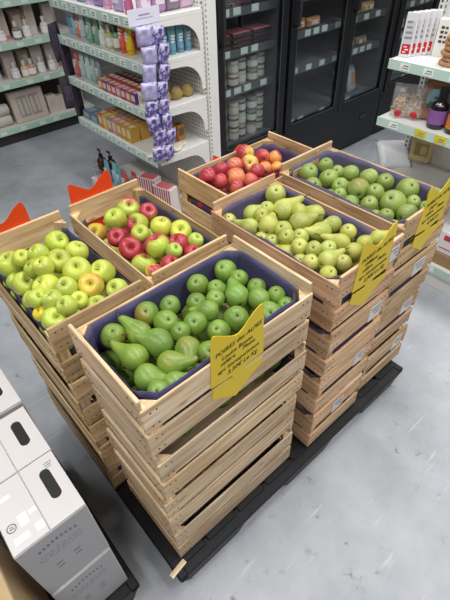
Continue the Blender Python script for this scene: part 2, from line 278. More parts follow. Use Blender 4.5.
# fruit lying on top of each crate: x, y, z, radius, stem azimuth (None = end on), then the row order of the pile; and the layer below
FRUIT = {
 'A': ([(0.175, 0.241, 0.905, 0.0305, None, 147.4, 314), (0.235, 0.23, 0.9, 0.0267, None, 170, 306), (0.081, 0.242, 0.895, 0.0305, None, 114, 336), (0.128, 0.204, 0.9, 0.0299, 94, 140.7, 334), (0.147, 0.152, 0.895, 0.0342, 133, 158, 342), (0.195, 0.191, 0.9, 0.0307, None, 166, 322), (0.082, 0.154, 0.895, 0.0309, 119, 135, 357.5), (0.127, 0.083, 0.9, 0.0291, -47, 170, 363.5), (0.072, 0.089, 0.895, 0.0296, -47, 148, 377), (0.065, 0.04, 0.901, 0.024, None, 160.8, 390), (0.106, 0.041, 0.894, 0.024, -42, 172, 383.5), (0.181, 0.09, 0.899, 0.0301, -120, 188.8, 347.5), (0.157, 0.045, 0.865, 0.0285, -61, 193, 376), (0.332, 0.24, 0.905, 0.0286, None, 198, 284.7), (0.429, 0.242, 0.895, 0.0312, None, 226, 271.3), (0.433, 0.193, 0.895, 0.0259, None, 238, 278), (0.383, 0.148, 0.895, 0.0326, 65, 236.7, 296), (0.443, 0.137, 0.895, 0.0252, None, 256.7, 288), (0.357, 0.195, 0.905, 0.024, None, 216.7, 288.7), (0.457, 0.081, 0.895, 0.024, None, 275.3, 296), (0.288, 0.143, 0.91, 0.026, 138, 208, 311), (0.241, 0.137, 0.904, 0.0291, None, 195.5, 323), (0.324, 0.086, 0.9, 0.0319, None, 236, 318.8), (0.265, 0.08, 0.905, 0.0273, None, 218.8, 331), (0.327, 0.164, 0.91, 0.024, None, 215, 299), (0.399, 0.049, 0.889, 0.0339, None, 268, 313), (0.415, 0.1, 0.896, 0.0283, 60, 261, 300), (0.451, 0.04, 0.89, 0.024, None, 286, 306), (0.213, 0.049, 0.895, 0.0299, None, 209, 353), (0.285, 0.188, 0.91, 0.024, None, 196.5, 302), (0.195, 0.133, 0.912, 0.024, None, 182, 333)],
  [(0.046, 0.046, 0.83, 0.032), (0.05, 0.103, 0.822, 0.032), (0.046, 0.171, 0.817, 0.032), (0.047, 0.233, 0.829, 0.032), (0.109, 0.046, 0.816, 0.032), (0.117, 0.101, 0.83, 0.032), (0.106, 0.165, 0.82, 0.032), (0.104, 0.234, 0.823, 0.032), (0.181, 0.047, 0.817, 0.032), (0.17, 0.114, 0.813, 0.032), (0.168, 0.171, 0.817, 0.032), (0.174, 0.233, 0.827, 0.032), (0.238, 0.046, 0.82, 0.032), (0.231, 0.111, 0.827, 0.032), (0.228, 0.168, 0.82, 0.032), (0.231, 0.23, 0.822, 0.032), (0.303, 0.046, 0.821, 0.032), (0.297, 0.103, 0.822, 0.032), (0.294, 0.173, 0.818, 0.032), (0.298, 0.23, 0.824, 0.032), (0.359, 0.05, 0.828, 0.032), (0.357, 0.108, 0.824, 0.032), (0.35, 0.177, 0.82, 0.032), (0.353, 0.242, 0.822, 0.032), (0.415, 0.051, 0.821, 0.032), (0.427, 0.107, 0.822, 0.032), (0.407, 0.161, 0.819, 0.032), (0.418, 0.237, 0.833, 0.032)]),
 'B': ([(0.812, 0.423, 0.9, 0.0343, None, 275.6, 194.4), (0.754, 0.334, 0.905, 0.035, -1, 283, 210), (0.717, 0.37, 0.91, 0.024, None, 268, 208.5), (0.669, 0.386, 0.904, 0.0281, -11, 253, 214), (0.655, 0.301, 0.907, 0.0318, 30, 268, 226.5), (0.624, 0.347, 0.895, 0.0274, 149, 250.6, 227), (0.619, 0.441, 0.875, 0.0253, None, 228, 221), (0.669, 0.255, 0.91, 0.0266, None, 281, 229), (0.73, 0.244, 0.91, 0.0333, -21, 300, 223), (0.619, 0.295, 0.879, 0.024, None, 262, 237), (0.62, 0.253, 0.89, 0.024, None, 272, 242), (0.623, 0.197, 0.879, 0.0289, 119, 286, 251), (0.641, 0.218, 0.916, 0.0258, None, 290, 239), (0.637, 0.164, 0.912, 0.0251, None, 302, 248), (0.618, 0.141, 0.882, 0.024, None, 303, 261), (0.667, 0.343, 0.92, 0.024, None, 263, 218), (0.619, 0.394, 0.875, 0.024, None, 239, 227), (0.811, 0.254, 0.9, 0.0313, 109, 315, 214.4), (0.771, 0.286, 0.915, 0.024, 60, 299, 211), (0.736, 0.169, 0.91, 0.0308, 159, 321, 232.5), (0.796, 0.173, 0.91, 0.0252, 159, 333, 224), (0.736, 0.098, 0.91, 0.0269, 109, 341, 243), (0.651, 0.126, 0.917, 0.024, None, 315, 249), (0.682, 0.101, 0.916, 0.024, None, 324, 250), (0.618, 0.107, 0.899, 0.024, None, 308, 262), (0.649, 0.075, 0.907, 0.0273, -1, 328, 261), (0.736, 0.054, 0.905, 0.024, -1, 353, 251), (0.789, 0.055, 0.904, 0.024, -1, 366, 243), (0.679, 0.044, 0.899, 0.024, None, 341, 263), (0.618, 0.045, 0.894, 0.024, None, 328, 273), (0.827, 0.039, 0.911, 0.024, -11, 376, 239), (0.672, 0.191, 0.915, 0.024, None, 297, 237), (0.788, 0.113, 0.915, 0.024, None, 348, 232)],
  [(0.626, 0.028, 0.821, 0.032), (0.626, 0.085, 0.816, 0.032), (0.626, 0.144, 0.823, 0.032), (0.626, 0.221, 0.824, 0.032), (0.626, 0.281, 0.825, 0.032), (0.626, 0.338, 0.822, 0.032), (0.632, 0.404, 0.824, 0.032), (0.692, 0.028, 0.825, 0.032), (0.681, 0.098, 0.824, 0.032), (0.689, 0.155, 0.823, 0.032), (0.686, 0.22, 0.823, 0.032), (0.682, 0.278, 0.816, 0.032), (0.697, 0.336, 0.823, 0.032), (0.698, 0.413, 0.824, 0.032), (0.753, 0.034, 0.83, 0.032), (0.749, 0.09, 0.828, 0.032), (0.751, 0.155, 0.826, 0.032), (0.742, 0.209, 0.812, 0.032), (0.748, 0.283, 0.819, 0.032), (0.757, 0.343, 0.823, 0.032), (0.753, 0.399, 0.819, 0.032), (0.81, 0.028, 0.825, 0.032), (0.816, 0.085, 0.826, 0.032), (0.807, 0.15, 0.824, 0.032), (0.811, 0.213, 0.824, 0.032), (0.808, 0.271, 0.822, 0.032), (0.818, 0.331, 0.832, 0.032), (0.812, 0.387, 0.82, 0.032)]),
 'C': ([(1.018, 0.456, 0.89, 0.0348, None, 308.7, 173.3), (1.108, 0.451, 0.89, 0.0282, None, 325.8, 165.6), (0.968, 0.39, 0.881, 0.0335, None, 314.3, 186.4), (1.006, 0.358, 0.909, 0.0333, None, 327, 180), (0.999, 0.303, 0.905, 0.0291, None, 340.4, 186.4), (1.081, 0.324, 0.915, 0.0282, 129, 349.7, 173.3), (1.056, 0.362, 0.915, 0.024, None, 338, 172.4), (1.027, 0.251, 0.905, 0.0373, 40, 357.8, 188.9), (1.111, 0.268, 0.91, 0.0297, 119, 369.3, 177.4), (1.132, 0.218, 0.905, 0.0294, None, 385, 181.7), (1.035, 0.192, 0.912, 0.0298, None, 376.5, 193.6), (1.054, 0.135, 0.888, 0.0445, None, 391, 203), (1.146, 0.14, 0.9, 0.0389, None, 407.6, 189.8), (0.977, 0.171, 0.902, 0.0276, None, 367.8, 206.6), (0.974, 0.238, 0.876, 0.0302, 119, 349, 203), (1.038, 0.07, 0.885, 0.0321, -11, 406.7, 213.8), (1.092, 0.085, 0.897, 0.0245, None, 414.5, 203.5), (0.961, 0.312, 0.879, 0.024, None, 330.4, 196), (0.962, 0.136, 0.878, 0.024, None, 374, 216), (0.959, 0.098, 0.9, 0.024, None, 387, 218.4), (0.959, 0.068, 0.875, 0.024, None, 391, 224.7), (1.161, 0.051, 0.905, 0.0262, None, 435, 196.6), (0.959, 0.274, 0.9, 0.024, None, 341, 197), (1.11, 0.05, 0.883, 0.0244, None, 424, 208), (0.959, 0.195, 0.87, 0.024, None, 358, 211)],
  [(0.969, 0.059, 0.811, 0.034), (0.968, 0.119, 0.817, 0.034), (0.968, 0.179, 0.82, 0.034), (0.971, 0.24, 0.815, 0.034), (0.968, 0.3, 0.815, 0.034), (0.968, 0.36, 0.82, 0.034), (0.971, 0.428, 0.812, 0.034), (1.03, 0.059, 0.815, 0.034), (1.028, 0.119, 0.809, 0.034), (1.028, 0.184, 0.819, 0.034), (1.031, 0.243, 0.809, 0.034), (1.032, 0.304, 0.804, 0.034), (1.03, 0.363, 0.814, 0.034), (1.031, 0.423, 0.806, 0.034), (1.09, 0.059, 0.809, 0.034), (1.098, 0.118, 0.821, 0.034), (1.089, 0.182, 0.816, 0.034), (1.092, 0.249, 0.823, 0.034), (1.093, 0.307, 0.807, 0.034), (1.09, 0.368, 0.813, 0.034), (1.09, 0.429, 0.815, 0.034), (1.15, 0.059, 0.818, 0.034), (1.158, 0.119, 0.818, 0.034), (1.149, 0.179, 0.805, 0.034), (1.157, 0.242, 0.817, 0.034), (1.156, 0.305, 0.814, 0.034), (1.159, 0.366, 0.812, 0.034), (1.152, 0.433, 0.817, 0.034)]),
 'D': ([(0.136, 0.626, 0.935, 0.0335, None, 56.4, 242.5), (0.16, 0.558, 0.925, 0.0323, None, 76.6, 252.4), (0.07, 0.583, 0.95, 0.0282, None, 39, 254.7), (0.099, 0.528, 0.943, 0.0333, None, 58.7, 262.8), (0.118, 0.47, 0.935, 0.0372, None, 76.6, 270.6), (0.171, 0.438, 0.92, 0.0334, None, 101.7, 273.5), (0.121, 0.409, 0.921, 0.0338, None, 93, 288), (0.173, 0.373, 0.9, 0.0288, None, 118, 289.4), (0.068, 0.431, 0.931, 0.0291, None, 67, 289.4), (0.036, 0.479, 0.921, 0.0362, None, 45.4, 285), (0.003, 0.558, 0.9, 0.0348, None, 20.2, 286.5), (0.006, 0.647, 0.914, 0.0374, None, 13, 269), (0.032, 0.61, 0.943, 0.0255, None, 21.7, 259), (0.037, 0.548, 0.941, 0.026, None, 36, 268.6), (0.053, 0.511, 0.959, 0.0272, None, 44.8, 271), (-0.006, 0.451, 0.927, 0.024, None, 37.6, 301), (-0.008, 0.495, 0.895, 0.0241, None, 23, 304.4), (0.022, 0.415, 0.929, 0.0271, None, 54.3, 303), (-0.0, 0.38, 0.903, 0.0306, None, 52, 316.8), (-0.008, 0.429, 0.894, 0.024, None, 36, 314), (0.039, 0.372, 0.929, 0.0258, None, 69.4, 308), (0.106, 0.371, 0.889, 0.028, None, 94, 301.8), (0.044, 0.367, 0.888, 0.024, None, 73.7, 316), (-0.008, 0.607, 0.887, 0.0241, None, 4.3, 282), (0.074, 0.388, 0.914, 0.024, None, 79, 301)],
  [(0.003, 0.376, 0.835, 0.034), (0.003, 0.44, 0.829, 0.034), (0.012, 0.501, 0.826, 0.034), (0.003, 0.561, 0.826, 0.034), (0.004, 0.62, 0.838, 0.034), (0.003, 0.69, 0.824, 0.034), (0.063, 0.376, 0.825, 0.034), (0.068, 0.436, 0.831, 0.034), (0.073, 0.497, 0.832, 0.034), (0.064, 0.559, 0.83, 0.034), (0.068, 0.619, 0.829, 0.034), (0.07, 0.68, 0.828, 0.034), (0.123, 0.376, 0.831, 0.034), (0.129, 0.44, 0.836, 0.034), (0.136, 0.499, 0.823, 0.034), (0.124, 0.556, 0.837, 0.034), (0.128, 0.616, 0.826, 0.034), (0.131, 0.692, 0.827, 0.034)]),
 'E': ([(0.341, 0.656, 0.905, 0.0359, None, 116, 219.5), (0.411, 0.698, 0.895, 0.0376, None, 128.5, 208.8), (0.432, 0.613, 0.91, 0.0314, None, 148, 212.5), (0.369, 0.573, 0.915, 0.0333, None, 137.8, 224), (0.411, 0.511, 0.915, 0.0329, None, 161, 227), (0.451, 0.471, 0.9, 0.0347, None, 180.5, 231.3), (0.303, 0.744, 0.825, 0.0364, None, 96.8, 234), (0.298, 0.582, 0.895, 0.0298, None, 117.5, 237.7), (0.303, 0.649, 0.815, 0.0369, None, 112.4, 249), (0.3, 0.511, 0.892, 0.0351, None, 133.4, 247), (0.344, 0.52, 0.92, 0.0276, None, 139, 236), (0.358, 0.456, 0.9, 0.0364, None, 158, 246.3), (0.41, 0.425, 0.898, 0.0318, None, 178.8, 245), (0.303, 0.458, 0.858, 0.038, None, 143, 264.5), (0.342, 0.378, 0.885, 0.0279, None, 171, 261.6), (0.291, 0.381, 0.885, 0.0259, None, 154.5, 272.3), (0.418, 0.376, 0.887, 0.0257, None, 192.7, 251), (0.45, 0.398, 0.903, 0.024, None, 194, 243.4), (0.289, 0.545, 0.83, 0.024, None, 125, 262), (0.373, 0.398, 0.907, 0.024, None, 174, 253)],
  [(0.299, 0.376, 0.81, 0.034), (0.298, 0.435, 0.798, 0.034), (0.298, 0.495, 0.806, 0.034), (0.3, 0.544, 0.77, 0.034), (0.311, 0.587, 0.811, 0.034), (0.298, 0.702, 0.778, 0.034), (0.361, 0.376, 0.815, 0.034), (0.357, 0.439, 0.814, 0.034), (0.358, 0.499, 0.813, 0.034), (0.365, 0.56, 0.81, 0.034), (0.36, 0.622, 0.818, 0.034), (0.356, 0.685, 0.82, 0.034), (0.422, 0.377, 0.819, 0.034), (0.422, 0.439, 0.813, 0.034), (0.431, 0.499, 0.809, 0.034), (0.425, 0.558, 0.818, 0.034), (0.424, 0.621, 0.811, 0.034), (0.416, 0.689, 0.812, 0.034)]),
 'F': ([(0.938, 0.704, 0.91, 0.0355, None, 245, 153.3), (0.868, 0.606, 0.923, 0.0353, None, 250, 164.4), (0.817, 0.63, 0.926, 0.0312, None, 233.3, 166.7), (0.776, 0.582, 0.916, 0.0342, None, 235.6, 178.4), (0.73, 0.672, 0.901, 0.0351, None, 211, 175.5), (0.811, 0.54, 0.908, 0.0285, None, 251, 179), (0.917, 0.591, 0.941, 0.0276, None, 262, 159), (0.899, 0.559, 0.909, 0.0294, None, 266.7, 167.8), (0.958, 0.569, 0.931, 0.0258, None, 274.4, 158.4), (0.938, 0.536, 0.908, 0.0256, None, 274, 168), (0.745, 0.54, 0.909, 0.0261, None, 236.7, 185.5), (0.729, 0.606, 0.91, 0.0266, None, 221, 181), (0.854, 0.554, 0.924, 0.027, None, 257, 171), (0.772, 0.649, 0.924, 0.0272, None, 222, 170), (1.004, 0.534, 0.88, 0.0284, None, 290, 170)],
  [(0.704, 0.539, 0.815, 0.034), (0.704, 0.6, 0.812, 0.034), (0.704, 0.66, 0.814, 0.034), (0.765, 0.539, 0.819, 0.034), (0.764, 0.6, 0.82, 0.034), (0.764, 0.662, 0.824, 0.034), (0.825, 0.539, 0.817, 0.034), (0.827, 0.6, 0.82, 0.034), (0.824, 0.66, 0.816, 0.034), (0.885, 0.539, 0.807, 0.034), (0.89, 0.598, 0.826, 0.034), (0.884, 0.658, 0.819, 0.034), (0.948, 0.539, 0.82, 0.034), (0.949, 0.599, 0.811, 0.034), (0.959, 0.665, 0.823, 0.034), (1.008, 0.539, 0.813, 0.034), (1.013, 0.599, 0.82, 0.034), (1.022, 0.659, 0.821, 0.034)]),
}
ENERGY, AMB, EXPO = 28, .10, 0.0
CAMANG = (0.87179, 0.74906, -0.03755)
# ------------------------------------------------------------------ the place: floor, walls
bm = bmesh.new(); box(bm, -2.5, 6.5, -2.5, 5.2, -.05, 0)
fl = struct(mesh_obj('floor', bm, floor_mat()))
WALLM = plain('#8c8a86', .8)
bm = bmesh.new(); box(bm, -2.5, 6.5, 4.55, 4.65, 0, 3.2); struct(mesh_obj('wall_back', bm, WALLM))
bm = bmesh.new(); box(bm, 6.4, 6.5, -2.5, 4.55, 0, 3.2); struct(mesh_obj('wall_right', bm, WALLM))

# ------------------------------------------------------------------ wooden crates (length along local x, one unit = 50 x 28.8 cm)
CL, CW, CH = .5, .288, .2125
NAIL = plain('#4b4038', .5, .6)
def board(name, parent, x0, x1, y0, y1, z0, z1, along, nails):
    bm = bmesh.new(); box(bm, x0, x1, y0, y1, z0, z1, .0018)
    # slight waviness from sawing
    s = random.uniform(0, 99)
    nb = len(bm.verts)
    for p in nails:                                             # small nail heads
        px, py, pz, nrm = p
        r = .0016
        if nrm == 'y': box(bm, px-r, px+r, py-.0012, py+.0012, pz-r, pz+r, 0, 1)
        else: box(bm, px-.0012, px+.0012, py-r, py+r, pz-r, pz+r, 0, 1)
    bm.verts.ensure_lookup_table()
    co = [v.co.copy() for v in bm.verts]
    o = mesh_obj(name, bm, [WOOD, NAIL], parent)
    at = o.data.attributes.new('grain', 'FLOAT_VECTOR', 'POINT')
    off = Vector((s, s*.37 % 5, s*.61 % 3))
    for i, v in enumerate(o.data.vertices):
        c = v.co
        g = Vector((c.x, c.y, c.z)) if along == 'x' else (Vector((c.y, c.x, c.z)) if along == 'y' else Vector((c.z, c.x, c.y)))
        at.data[i].vector = g+off
    return o
def make_crate(name, low=False):
    r = empty(name)
    hl, hw, t = CL/2, CW/2, .009
    for s in (-1, 1):                                           # end boards, two per end; the upper one stands proud as a rim
        xa, xb = (hl-t, hl) if s > 0 else (-hl, -hl+t)
        ex = s*hl
        nl = lambda z: [(ex, y, z, 'x') for y in (-hw+.022, -hw+.04, hw-.022, hw-.04)]
        board('end_board', r, xa, xb, -hw+.006, hw-.006, .128, CH, 'y', nl(.145)+nl(.195))
        board('end_board', r, xa, xb, -hw+.006, hw-.006, .02, .088, 'y', nl(.035)+nl(.073))
    for s in (-1, 1):                                           # long side slats
        ya, yb = (hw-.006, hw) if s > 0 else (-hw, -hw+.006)
        ey = s*hw
        nl = lambda z: [(x, ey, z, 'y') for x in (-hl+.02, -hl+.035, hl-.02, hl-.035)]
        u0, u1, v0, v1 = (.074, .134, .008, .064) if low else (.1055, .1835, .014, .0905)
        board('side_slat', r, -hl, hl, ya, yb, u0, u1, 'x', nl(u0+.015)+nl(u1-.018))
        board('side_slat', r, -hl, hl, ya, yb, v0, v1, 'x', nl(v0+.016)+nl(v1-.018))
    for sx in (-1, 1):                                          # triangular corner posts
        for sy in (-1, 1):
            bm = bmesh.new()
            X, Y = sx*(hl-t), sy*(hw-.006); d = .034
            pts = [(X, Y), (X-sx*d, Y), (X, Y-sy*d)]
            prism(bm, pts, lambda a, b, c: Vector((a, b, c+.004)), CH-.036)
            o = mesh_obj('corner_post', bm, WOOD, r)
            at = o.data.attributes.new('grain', 'FLOAT_VECTOR', 'POINT'); s = random.uniform(0, 50)
            for i, v in enumerate(o.data.vertices): at.data[i].vector = Vector((v.co.z+s, v.co.x, v.co.y))
    bm = bmesh.new()
    for k in range(4):
        y = -hw+.008+k*(CW-.016-.058)/3
        box(bm, -hl+.01, hl-.01, y, y+.058, .0, .006, .001)
    o = mesh_obj('bottom', bm, WOOD, r)
    at = o.data.attributes.new('grain', 'FLOAT_VECTOR', 'POINT')
    for i, v in enumerate(o.data.vertices): at.data[i].vector = v.co+Vector((3, 8, 1))
    return r
CR0 = make_crate('wooden_crate'); CR1 = make_crate('wooden_crate'); CR2 = make_crate('wooden_crate')
CRL = make_crate('wooden_crate', True)                      # the left stack's crates have lower sides
PROT = [CR0, CR1, CR2, CRL]
bpy.context.view_layer.update()
for c in PROT: note(c)
used_proto = set()

ZP = .1104
STK = {  # centre x, centre y, yaw, number, rim height, tint, width factor, name of the stack, fruit
 'A': (.25, .144, 0, 4, .9602, '#f7eada', 1, 'front stack', 'green pears'),
 'B': (.5794+.144, -.0187+.25, PI/2, 4, .940, '#f2d8c2', 1, 'middle yellow-pear stack', 'yellow-green pears'),
 'C': (.9198+.144, .0105+.25, PI/2, 4, .940, '#e6d2b8', 1, 'far right green-pear stack', 'large green pears'),
 'D': (.094, .562, PI/2, 4, .93, '#f0e0c4', .268/.288, 'left green-apple stack', 'yellow-green apples'),
 'E': (.384, .562, PI/2, 4, .93, '#f2e2c4', .268/.288, 'back mixed-apple stack', 'red and green apples'),
 'F': (.887, .625, 0, 4, .93, '#f0dcbc', .268/.288, 'rear red-apple stack', 'red apples'),
}
SHORT = {'A': 'front crate', 'B': 'yellow-pear crate', 'C': 'far right crate', 'D': 'left apple crate', 'E': 'mixed-apple crate', 'F': 'red-apple crate'}
LOOKC = {'A': 'pale', 'B': 'reddish-brown', 'C': 'weathered brown', 'D': 'tan', 'E': 'light tan', 'F': 'honey-coloured'}
JIT = {}
LF = {'A': 1, 'B': 1, 'C': 1, 'D': .468/.5, 'E': .468/.5, 'F': .462/.5}
rj = random.Random(5)
for key, (cx, cy, rz, n, H, tint, wf, sname, what) in STK.items():
    pitch = (H-ZP)/n
    for k in range(n):
        p = CRL if key == 'D' else PROT[(k+ord(key)) % 3]
        if p.name in used_proto: c = copy_tree(p)
        else: c = p; used_proto.add(p.name)
        jx, jy, jr = (0, 0, 0) if k == n-1 else (rj.uniform(-.004, .004), rj.uniform(-.004, .004), rj.uniform(-.006, .006))
        c.location = (cx+jx, cy+jy, ZP+pitch*k); c.rotation_euler = (0, 0, rz+jr); c.scale = (LF[key], wf, pitch/CH*.999)
        tc = [v*1.06 for v in lin(tint)]
        for ch in c.children:
            f = rj.uniform(.8, 1.08); g = rj.uniform(.93, 1.04)
            ch.color = (tc[0]*f, tc[1]*f*(.98 if g < 1 else 1), tc[2]*f*g, 1)
        pos = ['lowest', 'third down', 'second down', 'topmost'][k] if n == 4 else ''
        tag(c, f'{LOOKC[key]} slatted wooden crate, {pos} in the {sname}', 'crate', 'slatted fruit crates on the pallet')
        JIT[key, k] = (c.location.copy(), rz+jr, pitch, wf)
for p in PROT: pass

# paper linings
def liner(key, k, ztop_in, zbot, col, amp, lift, label):
    (lx, ly, lz), rz, pitch, wf = JIT[key, k]
    hl, hw = CL/2*LF[key]-.013, CW/2*wf-.0105
    bm = bmesh.new(); seed = ord(key)*3.7+k
    per = []
    nx, ny = 34, 20
    for i in range(nx): per.append((-hl+2*hl*i/nx, -hw, 0, 1))
    for i in range(ny): per.append((hl, -hw+2*hw*i/ny, -1, 0))
    for i in range(nx): per.append((hl-2*hl*i/nx, hw, 0, -1))
    for i in range(ny): per.append((-hl, hw-2*hw*i/ny, 1, 0))
    rows = []
    NR = 7
    for j in range(NR):
        f = j/(NR-1); row = []
        for (x, y, ix, iy) in per:
            w = noise.noise(Vector((x*9+seed, y*9, 0)))
            w2 = noise.noise(Vector((x*28+seed, y*28, f*3)))
            zt = ztop_in + amp*w*1.4 + amp*.5*w2 + (lift if (abs(y) > hw-.001) == False else 0)
            if key in 'DE' and ix == -1: zt = zbot+(zt-zbot)*.12
            inn = (.003+.004*abs(w2)) * (1.2 if 0 < f < 1 else 1)
            # keep clear of the corner posts
            cxn = max(0, (abs(x)-(hl-.035))/.035); cyn = max(0, (abs(y)-(hw-.035))/.035)
            cut = max(0, cxn+cyn-1.0)*.021
            px = x+ix*inn-math.copysign(cut, x); py = y+iy*inn-math.copysign(cut, y)
            row.append(bm.verts.new((px, py, zbot+(zt-zbot)*f)))
        rows.append(row)
    n = len(per)
    for a, b in zip(rows, rows[1:]):
        for i in range(n): bm.faces.new((a[i], a[(i+1) % n], b[(i+1) % n], b[i]))
    o = mesh_obj('paper_liner', bm, PAPER, None, True)
    so = o.modifiers.new('thick', 'SOLIDIFY'); so.thickness = .0008
    o.location = (lx, ly, lz); o.rotation_euler = (0, 0, rz); o.color = lin(col)
    tag(o, label, 'paper liner', 'purple paper liners in the crates')
    return o
LC = {'A': '#47446a', 'B': '#5a5070', 'C': '#5d5672', 'D': '#484a62', 'E': '#434358', 'F': '#4c3e5e'}
for key, (cx, cy, rz, n, H, tint, wf, sname, what) in STK.items():
    for k in range(n):
        pitch = JIT[key, k][2]; s = pitch/CH
        if k == n-1:
            liner(key, k, {'A': .186, 'B': .178, 'C': .186, 'D': .172, 'E': .166, 'F': .172}[key]*s, .06*s, LC[key], {'A': .006, 'B': .012, 'C': .008, 'D': .006, 'E': .006, 'F': .012}[key], .004,
                  f'wavy purple-blue paper liner around the fruit in the {SHORT[key]}')
        elif key in 'ABCD':
            liner(key, k, ({'A': .152, 'D': .09}.get(key, .178))*s, .01, LC[key], .014 if key in 'AD' else .008, 0,
                  f'purple liner glimpsed between slats, {["lowest", "third", "second"][k]} crate of the {sname}')

# ------------------------------------------------------------------ fruit
def pear_mesh(seed, neck, rnd):
    r = random.Random(seed); bm = bmesh.new()
    prof = [(0, -.86), (.10, -.865), (.2, -.92), (.36, -.945), (.6, -.84), (.83, -.6), (.97, -.25), (1, .02), (.96, .28), (.84, .58), (.67, .86)]
    if not rnd: prof += [(.53, 1.14*neck), (.44, 1.42*neck), (.37, 1.7*neck), (.31, 1.9*neck), (.22, 2.03*neck), (.1, 2.08*neck), (0, 2.05*neck)]
    else: prof = [(a, z) for a, z in prof[:-1]]+[(.66, .82), (.48, .98), (.32, 1.08), (.17, 1.1), (0, 1.05)]
    lathe(bm, prof, 24)
    bend = r.uniform(-.1, .1)
    for v in bm.verts:
        p = v.co; z = max(0, p.z)
        d = noise.noise(p*1.1+Vector((seed*3.1, 0, 0)))
        rad = Vector((p.x, p.y, 0)); p += rad*d*.09
        v.co = Vector((p.x+bend*z*z, p.y*(1+.03*r.uniform(-1, 1)*0), p.z))
    top = prof[-1][1]
    st = [(bend*top*top, 0, top-.05), (bend*top*top+.05, .02, top+.22), (bend*top*top+.16, .05, top+.45), (bend*top*top+.3, .05, top+.62)]
    return bm, st
def apple_mesh(seed):
    r = random.Random(seed); bm = bmesh.new()
    prof = [(0, -.66), (.08, -.68), (.18, -.78), (.34, -.84), (.56, -.78), (.8, -.58), (.95, -.28), (1, .05), (.97, .34), (.86, .62), (.68, .79), (.48, .85), (.32, .81), (.2, .7), (.1, .58), (0, .53)]
    lathe(bm, prof, 26)
    for v in bm.verts:
        p = v.co; a = math.atan2(p.y, p.x)
        d = noise.noise(p*.9+Vector((seed*5.3, 1, 0)))
        k = 1+.07*d+.018*math.cos(5*a+seed)*(1 if p.z < 0 else .5)
        v.co = Vector((p.x*k, p.y*k, p.z*(1+.03*d)))
    st = [(0, 0, .5), (.02, .01, .65), (.05, .03, .78), (.1, .05, .88)]
    return bm, st
def calyx_bm(z, s=1):
    bm = bmesh.new()
    for k in range(5):
        a = 2*PI*k/5
        c, sn = math.cos(a), math.sin(a)
        pts = [(.03, -.05), (.17*s, 0), (.03, .05), (-.02, 0)]
        f = [bm.verts.new((u*c-w*sn, u*sn+w*c, z-.05*u/.17)) for u, w in pts]; bm.faces.new(f)
        g = [bm.verts.new((u*c-w*sn, u*sn+w*c, z+.03)) for u, w in pts]; bm.faces.new(list(reversed(g)))
    bmesh.ops.recalc_face_normals(bm, faces=bm.faces)
    return bm
PARKED = []
def fruit_proto(kind, seed):
    if kind == 'apple': bm, st = apple_mesh(seed); name, m = 'apple', APPLE_SKIN
    else: bm, st = pear_mesh(seed, .93+.07*(seed % 3), kind == 'round'); name, m = 'pear', PEAR_SKIN
    o = mesh_obj(name, bm, m, None, True)
    su = o.modifiers.new('smooth', 'SUBSURF'); su.levels = 1; su.render_levels = 1
    b2 = bmesh.new(); tube_path(b2, st, [.065, .05, .05, .075] if kind != 'apple' else [.04, .035, .035, .045], 6); mesh_obj('stem', b2, STEM, o, True)
    mesh_obj('calyx', calyx_bm(-.9 if kind != 'apple' else -.74, .75), CALYX, o)
    return o
FP = {'long': [fruit_proto('long', i) for i in (1, 2, 3)], 'round': [fruit_proto('round', i) for i in (4, 5, 6)], 'apple': [fruit_proto('apple', i) for i in (7, 8, 9, 10)]}
bpy.context.view_layer.update()
for l in FP.values():
    for o in l: note(o)
CAM = Vector((-.177, -.472, 1.659))
rf = random.Random(21); proto_free = {o.name: True for l in FP.values() for o in l}
def inside_axis(key, p, r, axis, reach):
    (lx, ly, lz), rz, pitch, wf = JIT[key, 3]
    hl, hw = CL/2*LF[key]-.02, CW/2*wf-.018
    inv = Matrix.Rotation(-rz, 3, 'Z'); a = inv @ Vector(axis).normalized(); q = inv @ (Vector(p)-Vector((lx, ly, lz)))
    for k in range(24):
        tip = q+a*r*reach
        if abs(tip.x) < hl and abs(tip.y) < hw: break
        if abs(tip.x) >= hl: a.x -= math.copysign(.16, tip.x)
        if abs(tip.y) >= hw: a.y -= math.copysign(.16, tip.y)
        a.normalize()
    return Matrix.Rotation(rz, 3, 'Z') @ a
def put_fruit(kind, p, r, axis, col, blush, label, cat, group, roll=None):
    o0 = FP[kind][rf.randrange(len(FP[kind]))]
    if proto_free[o0.name]: o = o0; proto_free[o0.name] = False
    else: o = copy_tree(o0)
    q = Vector(axis).normalized().to_track_quat('Z', 'Y').to_matrix().to_4x4()
    ro = Matrix.Rotation(rf.uniform(0, 2*PI) if roll is None else roll, 4, 'Z')
    o.rotation_mode = 'QUATERNION'; o.rotation_quaternion = (q @ ro).to_quaternion()
    o.location = p; o.scale = (r, r, r*(1 if kind != 'apple' else rf.uniform(.95, 1.06)))
    c = lin(col); f = rf.uniform(.88, 1.12); g = rf.uniform(.94, 1.06)
    o.color = (c[0]*f*g, c[1]*f, c[2]*f*rf.uniform(.85, 1.15), blush)
    tag(o, label, cat, group); return o
def clump(seq, key, size):
    """sort fruit into rows from the back of the pile to the front as the photo shows them"""
    rows = {}
    s = sorted(seq, key=lambda t: t[6]*1.0)
    out = []
    for i in range(0, len(s), size): out.append(sorted(s[i:i+size], key=lambda t: t[5]))
    return out
FCOL = {'A': ('#72903a', .0), 'B': ('#acb155', .0), 'C': ('#869a4a', .0), 'D': ('#b6c24e', .02), 'E': ('#c2cc52', .5), 'F': ('#e6b054', .8)}
NAMEF = {'A': 'green pear', 'B': 'yellow-green pear', 'C': 'green pear', 'D': 'yellow-green apple', 'E': 'apple', 'F': 'red apple'}
